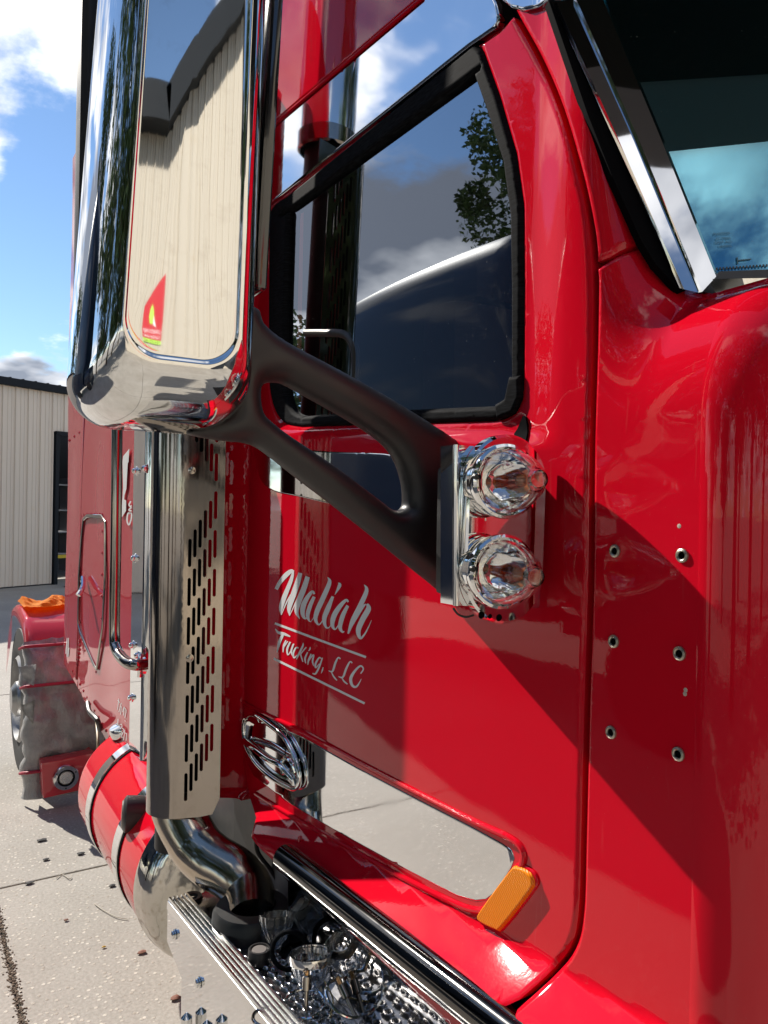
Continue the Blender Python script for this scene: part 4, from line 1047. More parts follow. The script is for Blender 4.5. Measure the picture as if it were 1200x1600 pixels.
def lamp(name, u, v, parent, r=.0465):
    """clear fluted lamp: steel cup, bezel, glass, bulb.  u,v = centre of the bezel"""
    c = CAM + ray(u, v) * ((onB(u, v, .050) - CAM).dot(fw)); ax = Vector((.985, -.20, .0)).normalized()
    L_ = empty(name, (0, 0, 0), parent=parent)
    lathe('lamp_cup', [(r * .96, -.040), (r * 1.0, -.036), (r * 1.0, -.020), (r * 1.03, -.0195), (r * 1.03, -.008), (r * 1.08, -.0075), (r * 1.10, .0), (r * 1.08, .005), (r * 1.0, .007), (r * .93, .003)], c, ax, CHROME, L_, 56, sharp=30)
    lathe('reflector', [(r * .93, .002), (r * .7, -.016), (r * .35, -.028), (0, -.032)], c, ax, CHROME, L_, 40)
    def rf(a, h):
        return 1 + .035 * (abs(math.cos(6 * a)) * 1.6 - 1) * min(1, max(0, (.072 - h) / .03)) * min(1, max(0, h / .008))
    out = [(r * .92, .001), (r * .91, .010), (r * .86, .024), (r * .75, .042), (r * .60, .058), (r * .43, .070), (r * .31, .076), (r * .27, .079), (r * .27, .086), (r * .22, .090), (0, .090)]
    inn = [(0, .084), (r * .18, .083), (r * .24, .074), (r * .38, .067), (r * .55, .055), (r * .70, .039), (r * .81, .022), (r * .86, .008), (r * .86, .001), (r * .92, .001)]
    g = lathe('lamp_lens', out + inn, c, ax, CLEAR, L_, 96, rf, 60)
    lathe('bulb', [(0, -.02), (.008, -.018), (.009, .010), (.013, .022), (.014, .032), (.009, .043), (0, .046)], c, ax, BULB, L_, 18)
    R = frame_of(ax)
    for a in (PI * .97, -.1):
        lathe('bezel_screw', [(0, .009), (.004, .008), (.005, .004)], c + R @ Vector((math.sin(a) * 0 + math.cos(a) * r, math.sin(a) * r, 0)), ax, CHASSIS, L_, 10)
    return L_
lamp('marker_lamp', 789, 752, BRK); lamp('marker_lamp', 784, 893, BRK)
sheet('black_gusset', pS([(806, 678), (820, 650), (824, 652), (823, 700), (812, 700)]), [], BLACK, DOOR, LS(-.004), .02, .01, .004, 0)

# ================================================================== exhaust stack with perforated guard
EC = Vector((-2.0, -.177)); ER = .078
P0 = Vector((-1.895, -.100))
# tangent point from P0 on the outboard/front side
dv = P0 - EC; dl = dv.length; ang = math.acos(ER / dl); base = math.atan2(dv.y, dv.x)
ta = base - ang; T0_ = EC + Vector((math.cos(ta), math.sin(ta))) * ER
flat = (P0 - T0_).length; arc = ER * (ta - (ta - 2.6))
def gcurve(s):
    if s <= flat: return P0 + (T0_ - P0) * (s / flat)
    a = ta - (s - flat) / ER; return EC + Vector((math.cos(a), math.sin(a))) * ER
def gl3(s, z): q = gcurve(s); return Vector((q.x, q.y, z))
def s_of(u, v):      # invert pixel -> (s, z) on the guard
    best = None
    for i in range(400):
        s = i / 400 * (flat + ER * 1.9); q = gl3(s, 1.9); w = q - CAM; uu = 600 + F * w.dot(rt) / w.dot(fw); 
        # account for roll by solving z
        d = ray(u, v); t = (Vector((q.x, q.y)) - Vector((CAM.x, CAM.y))).dot(Vector((d.x, d.y))) / (d.x ** 2 + d.y ** 2); z = CAM.z + d.z * t
        p = CAM + d * t; e = (Vector((p.x, p.y)) - Vector((q.x, q.y))).length
        if best is None or e < best[0] - 1e-6: best = (e, s, z)
    return best[1], best[2]
gz0 = s_of(300, 1277)[1]; gz1 = 2.92; sEnd = flat + ER * 2.7
gout = [Vector((0, gz1)), Vector((0, gz0 + .045)), Vector((.018, gz0 + .004)), Vector((.05, gz0)), Vector((sEnd, gz0)), Vector((sEnd, gz1))]
# slots
sa, _ = s_of(296, 900); sb_, _ = s_of(335, 900)
stp = abs(sa - sb_) / 5
_, za = s_of(296, 864); _, zb_ = s_of(296, 925); pitch = abs(za - zb_); _, zc = s_of(304, 849); shift = abs(zc - za)
_, zl1 = s_of(296, 886); _, zl2 = s_of(296, 842); sl = abs(zl1 - zl2)
print('guard', flat, sa, sb_, stp, pitch, shift, sl, gz0)
slots = []
def slot(s, z):
    w = .0042; h = sl / 2; o_ = []
    for k in range(5): a = PI * k / 4; o_.append(Vector((s + w * math.cos(a), z + h - w + w * math.sin(a))))
    for k in range(5): a = PI + PI * k / 4; o_.append(Vector((s + w * math.cos(a), z - h + w + w * math.sin(a))))
    return o_
zt = s_of(296, 1229)[1]
for n_ in range(0, 7):
    for c_i in range(6):
        s_ = sa + (sb_ - sa) * c_i / 5; z_ = zt + pitch * n_ + shift * c_i
        slots.append(slot(s_, z_))
zup = s_of(335, 730)[1]
for n_ in range(0, 11):
    for c_i in range(6): slots.append(slot(sa + (sb_ - sa) * c_i / 5, zup + pitch * n_ + shift * (5 - c_i)))
slots = [s_ for s_ in slots if max(p.y for p in s_) < gz1 - .02]
GRD = empty('exhaust_stack', (0, 0, 0), parent=T)
vo_, fc_, bl_ = region(gout, slots, .016, .012)
V = [gl3(p.x, p.y) for p in vo_]; nrm = []
me = bpy.data.meshes.new('heat_guard'); me.from_pydata([tuple(v) for v in V], [], fc_)
bm = bmesh.new(); bm.from_mesh(me); bmesh.ops.recalc_face_normals(bm, faces=bm.faces[:]); bpy.data.meshes.remove(me)
ft = [f for f in bm.faces]; 
if sum(f.normal.dot(CAM - f.calc_center_median()) for f in ft[:50]) < 0: bmesh.ops.reverse_faces(bm, faces=ft)
bmesh.ops.solidify(bm, geom=bm.faces[:], thickness=-.0022)
from_bm('heat_guard', bm, STEEL, GRD, True, 40)
lin = [gl3(s__, 0) for s__ in (flat * .42, flat * .8, flat)]; bm = bmesh.new()
inw = Vector(((EC - Vector((P0.x, P0.y))).y, 0, 0)).normalized() * .018
for i_ in range(2): quad(bm, *[Vector((v_.x - .018, v_.y, zz_)) for v_, zz_ in ((lin[i_], gz0 + .02), (lin[i_ + 1], gz0 + .02), (lin[i_ + 1], gz1 - .02), (lin[i_], gz1 - .02))])
from_bm('slot_shade_backing', bm, BLACK, GRD)  # black sheet added behind the slots to stand in for shade inside
lathe('stack_pipe', [(.060, 1.0), (.060, 3.9)], (EC.x - .004, EC.y + .004, 0), (0, 0, 1), mat('sooty_pipe', (.03, .03, .03), .5, .6), GRD, 40)
lathe('stack_top', [(.079, gz1 + .03), (.079, 3.75), (.076, 3.78)], (EC.x, EC.y, 0), (0, 0, 1), CHROMEF, GRD, 48)
lathe('stack_clamp', [(.079, gz1 + .02), (.086, gz1 + .025), (.086, gz1 + .07), (.079, gz1 + .075)], (EC.x, EC.y, 0), (0, 0, 1), STEEL, GRD, 48)
for (u, v) in ((300, 735), (296, 1028)):
    s_, z_ = s_of(u, v); p = gl3(s_, z_); nn = Vector(((T0_ - P0).y, -(T0_ - P0).x, 0)).normalized(); nn = nn if nn.dot(CAM - p) > 0 else -nn
    lathe('guard_bolt', [(.011, .0), (.011, .002), (.0075, .0025), (.0075, .007), (0, .009)], p, nn, STEEL, GRD, 12)
# elbow under the guard
def atd(u, v, dep): return CAM + ray(u, v) * dep
el = [Vector((EC.x, EC.y, 1.17)), Vector((EC.x, EC.y, 1.10)), atd(303, 1316, 1.99), atd(330, 1344, 1.95), atd(366, 1366, 1.92), atd(388, 1395, 1.89), atz(394, 1442, .93)]
tube('exhaust_elbow', catmull(el, 8), lambda t: .068 - .006 * t, PIPE, GRD, 40)
lathe('elbow_boot', [(.095, -.004), (.092, .03), (.084, .042), (.055, .044)], atz(394, 1442, .922), (0, 0, 1), CHASSIS, GRD, 32)
# black box and hoses behind the elbow
box('battery_box', (-1.95, .28, .86), (.9, .5, .42), CHASSIS, T, .02)
tube('air_hose', catmull([atd(455, 1290, 1.95), atd(408, 1300, 2.0), atd(402, 1330, 2.0), atd(430, 1370, 1.98), atd(450, 1420, 1.95)], 6), .006, BLACKP, T, 10)
# cab back and the recess between the cab and sleeper
sheet('cab_rear_pillar', [Vector((-2.32, 1.1)), Vector((-1.965, 1.1)), Vector((-1.96, 3.1)), Vector((-2.32, 3.1))], [], RED, T, lambda x, z: Vector((x, S(x, z) + .012 - .112 * sst((-1.972 - x) / .09) + .20 * sst((-2.14 - x) / .16), z)), .014, .012, .03, .003)  # outward swell shaped to stop sunlight passing between guard and door
bm = bmesh.new(); quad(bm, (-3.0, .13, 1.0), (-2.25, .13, 1.0), (-2.25, .22, 3.4), (-3.0, .22, 3.4)); from_bm('cab_extender', bm, RED, T)
box('frame_rail', (-3.2, .42, .62), (5.0, .09, .30), CHASSIS, T, .01)
for (x, z) in ((-1.98, 1.25), (-1.99, 1.7), (-2.02, 2.2)): lathe('jamb_screw', [(0, -.003), (.004, -.002), (.005, 0)], (x + .008, S(x, z) + .011, z), (0, 1, 0), RED, T, 8)

# ================================================================== sleeper side
def y0p(u, v, y=0.0): p = aty(u, v, y); return Vector((p.x, p.z))
SLY = 0.0
slift = lambda x, z: Vector((x, SLY + .004 * math.sin(x * 9) * math.sin(z * 4), z))
sl_pts = [y0p(100, 1038), Vector((-4.76, 3.9)), Vector((-3.12, 3.9)), y0p(212, 1243)]
SLP = sheet('sleeper_side', sl_pts, [], RED_SHEEN, T, slift, .06, .05, .03, .002, offs=(.003, .008))
bm = bmesh.new(); add_box(bm, (-4.0, 1.2, 2.4), (1.5, 2.2, 3.0), None, .05); from_bm('sleeper_core', bm, RED_SHEEN, T)
def rivline(bm, pts, n, y=SLY):
    for i in range(n):
        t = i / (n - 1) * (len(pts) - 1); k = min(int(t), len(pts) - 2); f_ = t - k; u = pts[k][0] + (pts[k + 1][0] - pts[k][0]) * f_; v = pts[k][1] + (pts[k + 1][1] - pts[k][1]) * f_
        p = aty(u, v, y - .001); bmesh.ops.create_icosphere(bm, subdivisions=1, radius=.0085, matrix=Matrix.Translation(p) @ Matrix.Diagonal((1, .6, 1, 1)))
bm = bmesh.new()
rivline(bm, [(131, 640), (124, 1000), (120, 1040)], 14); rivline(bm, [(101, 1028), (206, 1214)], 19); rivline(bm, [(131, 804), (160, 804)], 7); rivline(bm, [(108, 688), (124, 676)], 3)
rivline(bm, [(160, 830), (158, 1000)], 6); rivline(bm, [(124, 1000), (150, 1050)], 4)
from_bm('rivets', bm, RED_SHEEN, SLP, True, kind='stuff')
def p0(u, v, o_=0.0): p = aty(u, v, SLY - o_); return p
tube('panel_seam', [p0(132, 640, .001), p0(119, 1062, .001)], .004, RED_SHEEN, SLP, 6)
fr = [(130, 812), (136, 806), (158, 807), (164, 815), (164, 900), (160, 980), (151, 1045), (147, 1040), (125, 988), (122, 975), (123, 900), (127, 840)]
LD = tube('locker_door', [p0(u, v, .006) for u, v in fr], .010, STEEL, SLP, 8, True, sq=.5, upv=(0, 1, 0), label='stainless framed luggage locker door')
lat = [p0(129, 903, .02), p0(129, 918, .035), p0(122, 930, .06)]
tube('locker_latch', catmull(lat, 4), .013, CHROME, LD, 10)
# big white numeral, only its right-hand part shows, and small lettering
def decal(name, polys, sc, off_, m=WHITE, parent=SLP):
    bm = bmesh.new()
    for k_, poly in enumerate(polys): bm.faces.new([bm.verts.new(p0(*sc(x, y), .003 + .0003 * k_)) for x, y in poly])
    return from_bm(name, bm, m, parent)
z7 = lambda x, y: (160 + x / 7.27, 640 + y / 7.27)
decal('white_decal', [[(305, 445), (296, 600), (288, 605), (272, 900), (250, 975), (246, 1020), (270, 1030), (268, 1150), (225, 1220), (214, 1205), (236, 880), (228, 600), (235, 530)]], z7, 0)
def strokes_on(name, sts, w, sc, m=WHITE, parent=SLP):
    V = []; Fc = []
    for k_, st_ in enumerate(sts):
        pts = catmull([Vector((a, b, 0)) for a, b in st_], 4); s0 = len(V)
        for i, p in enumerate(pts):
            a, b = pts[max(i - 1, 0)], pts[min(i + 1, len(pts) - 1)]; t = (b - a).normalized() if (b - a).length else Vector((1, 0, 0)); n_ = Vector((-t.y, t.x, 0)) * w / 2
            for q in (p + n_, p - n_): V.append(p0(*sc(q.x, q.y), .0035 + .0004 * k_))
        for i in range(len(pts) - 1): j = s0 + 2 * i; Fc.append([j, j + 1, j + 3, j + 2])
    return from_py(name, V, Fc, m, parent)
strokes_on('small_script', [[(322, 1040), (302, 1080), (318, 1100), (330, 1090)], [(330, 1110), (300, 1140), (330, 1150)], [(325, 1170), (290, 1180), (280, 1260), (300, 1310), (325, 1250), (330, 1180), (300, 1180)]], 16, z7)
z8 = lambda x, y: (170 + x / 7.614, 1060 + y / 7.614)
strokes_on('unit_lettering', [[(120, 240), (105, 370)], [(150, 290), (120, 400)], [(105, 260), (135, 290)], [(150, 330), (140, 430)], [(165, 400), (180, 340), (178, 440)], [(180, 340), (205, 380), (190, 470)], [(190, 500), (197, 512)],
    [(110, 480), (98, 610)], [(98, 540), (120, 560)], [(125, 560), (150, 545), (155, 580), (125, 610), (120, 670)], [(120, 670), (145, 690), (165, 640)], [(160, 590), (180, 620), (150, 690), (165, 700)], [(190, 620), (175, 735)], [(185, 640), (210, 660)], [(212, 650), (206, 740)]], 8, z8)
z3 = lambda x, y: (60 + x / 4.445, 900 + y / 4.445)
strokes_on('unit_lettering', [[(185, 400), (180, 480), (195, 430), (190, 540)], [(200, 430), (198, 560)], [(210, 430), (205, 560), (212, 500)]], 5, z3)
# bolt-on stainless strip at the front edge of the sleeper
xa_, xb_ = aty(206.5, 1000).x, aty(224, 1000).x
STR = sheet('stainless_corner_strip', [Vector((xa_, .98 - .18)), Vector((xb_ - .05, .66)), Vector((xb_, .70)), Vector((xb_, 3.6)), Vector((xa_, 3.6))], [], CHROMEF, T, lambda x, z: Vector((x, -.006, z)), .05, .04, .006, .001, offs=(.001, .003))
bm = bmesh.new(); zlo = .70; ys = [(-.006, 0), (-.003, .008), (.005, .014), (.06, .018), (.14, .018)]
a = [bm.verts.new((xb_ + o_, y, zlo)) for y, o_ in ys]; b = [bm.verts.new((xb_ + o_, y, 3.6)) for y, o_ in ys]
for i in range(4): bm.faces.new((a[i], a[i + 1], b[i + 1], b[i]))
from_bm('corner_return', bm, CHROMEF, STR, True, 80)
for u, v in ((213, 736), (228, 732), (211, 872), (208, 1008), (206, 1090), (216, 1024)):
    p = aty(u, v, -.006); lathe('acorn_bolt', [(0, -.018), (.008, -.016), (.012, -.010), (.012, -.004), (.018, -.003), (.018, 0)], p, (0, 1, 0), CHROME, STR, 12)
gp = [aty(*q, -.009) for q in ((207, 1203), (219, 1222), (221, 1263), (219, 1266), (206, 1244))]
from_py('green_sticker', gp + [p + Vector((0, .002, 0)) for p in gp], [(4, 3, 2, 1, 0), (5, 6, 7, 8, 9), (0, 1, 6, 5), (1, 2, 7, 6), (2, 3, 8, 7), (3, 4, 9, 8), (4, 0, 5, 9)], GREEN, STR)
strokes_on('sticker_print', [[(210, 1216), (209, 1228)], [(213, 1222), (213, 1233)], [(214, 1240), (213, 1256)], [(210, 1222), (212, 1226)]], 1.4, lambda x, y: (x, y), WHITE, STR).location.y = -.009
# grab rail
rp = [aty(u, v, -.085) for u, v in ((186, 330), (184, 500), (183, 680), (181, 850), (179, 985))] + [aty(183, 1016, -.085), aty(197, 1034, -.08), aty(213, 1039, -.06), aty(228, 1038, -.015)]
RAIL = tube('grab_rail', catmull(rp, 8), .0215, STEEL, T, 20)
tube('rail_clamp', [aty(219, 1022, -.03), aty(219, 1058, -.03)], .010, CHROME, RAIL, 10)
lathe('rail_flange', [(.03, -.012), (.034, 0), (0, .001)], aty(226, 1040, -.008), (0, 1, 0), CHROME, RAIL, 20)

# work lamp hanging below the guard
wl_ = aty(197, 1272, -.13)
WL = lathe('work_lamp', [(0, -.012), (.045, -.012), (.058, -.004), (.062, .0), (.060, .05), (.05, .10), (.02, .115), (0, .115)], wl_, Vector((.25, 1, -.05)), BLACKP, T, 32)
lathe('lamp_face', [(0, -.017), (.044, -.015), (.048, -.010)], wl_, Vector((.25, 1, -.05)), mat('hazy_lens', (.20, .20, .17), .3, 0, .6), WL, 28)
box('lamp_bracket', wl_ + Vector((.03, .10, .05)), (.03, .04, .10), BLACKP, WL, .006)

# ================================================================== fuel tank
TC = Vector((-2.42, .115, .655)); TR = .272
def tk(pr, name, m, parent, x0=0.0): return lathe(name, pr, (TC.x + x0, TC.y, TC.z), (1, 0, 0), m, parent, 72)
TK = tk([(TR * .98, -1.05), (TR, -1.02), (TR, -.085), (TR, -.08)], 'fuel_tank', RED, T)
tk([(TR, -.082), (TR * 1.012, -.08), (TR * 1.012, -.062), (TR * 1.0, -.055), (TR * .985, -.02), (TR * .95, .005), (TR * .86, .022), (TR * .6, .030), (TR * .3, .034), (0, .035)], 'tank_end_cap', TANK, TK)
tk([(0, -1.10), (TR * .8, -1.08), (TR * .98, -1.05)], 'tank_end_cap', TANK, TK)
for x0 in (-.34, -.80):
    tk([(TR + .001, -.034), (TR + .007, -.033), (TR + .007, .033), (TR + .001, .034)], 'tank_strap', CHROMEF, TK, x0)
    tk([(TR + .001, .034), (TR + .004, .036), (TR + .004, .048), (TR + .001, .05)], 'strap_gasket', RUBBER, TK, x0)
lathe('filler_cap', [(.05, 0), (.05, .03), (.045, .04), (0, .042)], (TC.x - .98, TC.y - .10, TC.z + TR * .93), (0, -.35, .94), CHROME, TK, 24)
tube('tank_hose', catmull([aty(137, 1098, -.02), aty(140, 1112, -.03), aty(152, 1125, -.03), aty(156, 1140, 0)], 6), .012, BLACKP, T, 8)
tube('air_line', catmull([aty(150, 1122, .05), aty(153, 1160, .02), aty(152, 1200, .02)], 6), .006, mat('yellow_line', (.5, .4, .25), .5), T, 8)

# ================================================================== step / tread box
DZ = .918; TY_ = -.062
def dk(u, v, z=DZ): return atz(u, v, z)
RZT = DZ + .012
o0 = atz(262, 1407, RZT); oN = atz(440, 1625, RZT); rdv = Vector((oN.x - o0.x, oN.y - o0.y, 0)); dirx = rdv.normalized(); nin = Vector((-dirx.y, dirx.x, 0))
if nin.y < 0: nin = -nin
oE = o0 + dirx * 1.35; Wd = .052
STP = empty('step_box', (0, 0, 0), parent=T)
bm = bmesh.new(); prof2 = []
nr = 5
for k in range(nr):
    a_ = Wd * k / nr; w_ = Wd / nr
    prof2 += [(a_ + w_ * .10, 0), (a_ + w_ * .25, .007), (a_ + w_ * .70, .007), (a_ + w_ * .88, 0)]
prof2 = [(-.002, -.02)] + [(-.001, .0)] + prof2 + [(Wd, 0), (Wd + .001, -.02)]
a = [bm.verts.new(o0 + nin * p - Vector((0, 0, -q))) for p, q in prof2]; b = [bm.verts.new(oE + nin * p - Vector((0, 0, -q))) for p, q in prof2]
for i in range(len(prof2) - 1): bm.faces.new((a[i], a[i + 1], b[i + 1], b[i]))
bm.faces.new(a[::-1]); from_bm('ribbed_rail', bm, ALU, STP)
# outer skirt
bm = bmesh.new(); sk = [o0 + Vector((0, 0, -.004)), oE + Vector((0, 0, -.004)), oE + Vector((0, 0, -.42)), o0 + dirx * .10 + Vector((0, 0, -.42)), o0 + dirx * .10 + Vector((0, 0, -.14)), o0 + Vector((0, 0, -.10))]
f_ = bm.faces.new([bm.verts.new(p) for p in sk]); r = bmesh.ops.extrude_face_region(bm, geom=[f_]); bmesh.ops.translate(bm, vec=nin * .006, verts=[v for v in r['geom'] if isinstance(v, bmesh.types.BMVert)])
SK = from_bm('step_skirt', bm, CHROMEF, STP)
for u, v in ((273, 1460), (311, 1535)):
    dlt = ray(u, v); nn = -nin; t = (o0 + nn * .001 - CAM).dot(nn) / dlt.dot(nn); p = CAM + dlt * t
    lathe('skirt_bolt', [(.012, 0), (.012, .003), (.009, .004), (.009, .008), (.004, .010), (0, .010)], p, nn, CHROME, SK, 14)
for u, v in ((302, 1592), (334, 1604)):
    dlt = ray(u, v); nn = -nin; t = (o0 + nn * .001 - CAM).dot(nn) / dlt.dot(nn); p = CAM + dlt * t
    tube('skirt_peg', [p + nn * .016 + Vector((0, 0, .02 - .12 * k_ / 12)) for k_ in range(13)], lambda t: .013 * math.sqrt(max(.02, 1 - max(0, 1 - t * 9) ** 2)), CHROME, SK, 16)
# deck sheet
inY = .10
bm = bmesh.new(); d0 = o0 + nin * Wd - Vector((0, 0, .012)); dE = oE + nin * Wd - Vector((0, 0, .012))
dd_ = [d0, dE, Vector((dE.x, inY, DZ)), Vector((d0.x - .10, inY, DZ))]
f_ = bm.faces.new([bm.verts.new((p.x, p.y, DZ)) for p in dd_]); r = bmesh.ops.extrude_face_region(bm, geom=[f_]); bmesh.ops.translate(bm, vec=(0, 0, -.004), verts=[v for v in r['geom'] if isinstance(v, bmesh.types.BMVert)])
DECK = from_bm('step_deck', bm, TREAD, STP)
# pressed drain buttons with raised lips
bm = bmesh.new(); add_lathe(bm, [(.0045, -.0005), (.0055, .0035), (.0078, .005), (.0105, .0038), (.0135, .0006)], (0, 0, 0), (0, 0, 1), 12)
bmesh.ops.recalc_face_normals(bm, faces=bm.faces[:])
tb_me = bpy.data.meshes.new('tread_button'); bm.to_mesh(tb_me); bm.free(); tb_me.materials.append(TREAD)
for p in tb_me.polygons: p.use_smooth = True
L0 = T.location; cnt = 0
b0_ = dk(356, 1474)
for row in range(34):
    for c_i in range(-1, 6):
        if c_i < 0 and row < 3: continue
        p = b0_ + dirx * (.0300 * row + .015 * (c_i % 2) - .10) + nin * (.032 * c_i + .0)
        if row < 3 and c_i < 1: continue
        if p.y > TY_ - .012 or (p - atz(394, 1442, DZ)).length < .105: continue
        o_ = bpy.data.objects.new('tread_button', tb_me); COL.objects.link(o_); o_.parent = DECK; o_.location = Vector((p.x, p.y, DZ + .0002)) - L0; cnt += 1
        o_.scale = (1.25, .95, 1.5); o_.rotation_euler = (0, 0, math.atan2(dirx.y, dirx.x))
lathe('deck_grommet', [(.013, .001), (.015, .008), (.024, .009), (.027, .001)], dk(300, 1405), (0, 0, 1), CHASSIS, DECK, 20)
# black polished tube and mirror-finish riser under the door
TY = -.066
tA = aty(452, 1345, TY); tB = aty(812, 1624, TY)
dT = (tB - tA).normalized(); tS = tA - dT * .02; tE2 = tB + dT * .3
tube('side_tube', [tS, tE2], .030, TUBEM, STP, 36)
lathe('tube_end', [(0, .0), (.02, .001), (.029, .006)], tS - dT * .006, dT, TUBEM, STP, 30)
RIS = bmesh.new(); r0 = tS + Vector((0, .005, -.025)); r1 = tE2 + Vector((0, .005, -.025))
V = []
for t in range(2):
    q = (r0, r1)[t]
    V.append([RIS.verts.new((q.x, q.y - .012, q.z)), RIS.verts.new((q.x, q.y - .014, q.z - .010)), RIS.verts.new((q.x, q.y + .002, q.z - .03)), RIS.verts.new((q.x, q.y + .004, q.z - .08)), RIS.verts.new((q.x, q.y + .006, DZ + .001))])
for i in range(4): RIS.faces.new((V[0][i], V[0][i + 1], V[1][i + 1], V[1][i]))
from_bm('mirror_riser', RIS, metalmat('dark_mirror_riser', (.34, .33, .32), .04), STP, True, 60)
bm = bmesh.new(); quad(bm, (-2.1, .0, 1.14), (-.4, .0, 1.14), (-.4, .0, .80), (-2.1, .0, .80)); 
for v in bm.verts: v.co.y = .02
from_bm('sill_back', bm, CHASSIS, STP)

# ---- loose lamp pieces lying on the step (each a thing of its own)
def spin(ax, tilt): return Vector(ax).normalized()
def lens(u, v, z, ax, lab, r=.042, ringm=None):
    c = dk(u, v, DZ + z); e = empty('lamp_lens', c, lab, 'lamp lens', 'clear fluted lamp lenses lying on the step')
    def rf(a, h): return 1 + .05 * math.cos(14 * a) * min(1, max(0, (.055 - h) / .02))
    out = [(r, 0), (r * .99, .012), (r * .92, .026), (r * .78, .040), (r * .58, .052), (r * .40, .060), (r * .30, .064), (r * .28, .072), (0, .073)]
    inn = [(0, .068), (r * .2, .066), (r * .34, .056), (r * .52, .048), (r * .72, .036), (r * .86, .023), (r * .92, .010), (r * .92, 0), (r, 0)]
    lathe('glass', out + inn, c, ax, CLEAR, e, 84, rf, 60)
    if ringm: lathe('bezel', [(r * 1.0, -.004), (r * 1.08, -.004), (r * 1.10, .004), (r * 1.08, .012), (r * 1.0, .012), (r * 1.0, -.004)], c, ax, ringm, e, 48)
    return e
lens(432, 1428, .085, (.25, -.1, -1), 'clear fluted lens upside down, furthest back beside the exhaust boot', .036)
lens(486, 1492, .085, (.15, -.05, -1), 'clear fluted lens with chrome bezel standing nose down in the middle of the step', .040, CHROME)
lens(545, 1480, .055, (.6, .5, .6), 'clear fluted lens lying against the mirror riser', .038)
def cap(u, v, r, h, lab, m=BLACKP, name='rubber_cap', cat='cap', z=0.0):
    c = dk(u, v, DZ + .004 + z); e = empty(name, c, lab, cat)
    lathe('body', [(0, .0), (r, .0), (r * 1.03, h * .2), (r, h * .92), (r * .93, h), (r * .80, h), (r * .76, h * .86), (0, h * .84)], c, (0, 0, 1), m, e, 40)
    return e, c
e, c = cap(405, 1502, .024, .028, 'small black rubber cap with a scratched grey disc on top, lying on the tread'); lathe('disc', [(0, .027), (.015, .0265), (.017, .024)], c, (0, 0, 1), mat('scuffed_disc', (.16, .14, .13), .6), e, 24)
e, c = cap(430, 1468, .036, .024, 'black round gasket cup under the rearmost clear lens')
def ringthing(u, v, z, ax, r, lab, m=CHROME, t=.0035):
    c = dk(u, v, DZ + z); R = frame_of(ax); e = tube('bezel_ring', [c + R @ Vector((r * math.cos(k * 2 * PI / 40), r * math.sin(k * 2 * PI / 40), 0)) for k in range(40)], t, m, None, 10, True)
    e['label'] = lab; e['category'] = 'ring'; return e
ringthing(452, 1485, .045, (.85, -.5, .25), .036, 'dark gasket ring leaning upright behind the chrome-bezel lens', RUBBER, .005)
ringthing(476, 1568, .012, (.1, -.1, 1), .038, 'chrome ring lying flat around the bulb holder')
ringthing(540, 1560, .045, (.35, .3, .9), .042, 'tilted chrome ring in front of the mirror riser')
ringthing(420, 1590, .010, (0, .1, 1), .030, 'dull ring lying flat on the tread at the bottom edge', STEEL)
def holder(u, v, z, ax, lab):
    c = dk(u, v, DZ + z); e = empty('bulb_holder', c, lab, 'bulb holder')
    lathe('socket', [(0, 0), (.004, 0), (.004, .035), (.009, .037), (.009, .060), (.007, .062), (0, .062)], c, ax, STEEL, e, 16)
    lathe('bulb', [(0, .060), (.008, .062), (.009, .072), (.006, .080), (0, .083)], c, ax, CLEAR, e, 16)
    lathe('filament', [(0, .060), (.003, .062), (.003, .076), (0, .078)], c, ax, COPPER, e, 8)
    return e
holder(478, 1580, .01, (-.25, .15, 1), 'small silver bulb holder standing inside the chrome ring')
holder(556, 1590, .02, (-.75, -.1, .6), 'small silver bulb holder leaning at the bottom edge')
holder(620, 1580, .02, (-.6, .3, .7), 'small silver bulb holder next to the mirror riser, furthest right')
for k_, (pts, lab) in enumerate((([(541, 1470, .11), (546, 1500, .08), (543, 1530, .05), (540, 1555, .03)], 'thin black wire looping up behind the middle lenses, left strand'), ([(560, 1490, .10), (556, 1510, .09), (557, 1535, .05), (547, 1556, .03)], 'thin black wire beside the other strand, right one'), ([(505, 1530, .03), (520, 1560, .01), (516, 1590, .01)], 'thin yellow wire lying on the tread'))):
    e = tube('wire', catmull([dk(u, v, DZ + z) for u, v, z in pts], 6), .0016, BLACKP if k_ < 2 else mat('yellow_wire', (.45, .36, .15), .5), None, 8); e['label'] = lab; e['category'] = 'wire'
lathe('reflector_cup', [(.030, .014), (.028, .004), (.018, .001), (0, .0), ], dk(500, 1520, DZ + .004), (0, 0, 1), CHROME, None, 32, label='shallow chrome reflector cup lying between the lenses', cat='reflector')

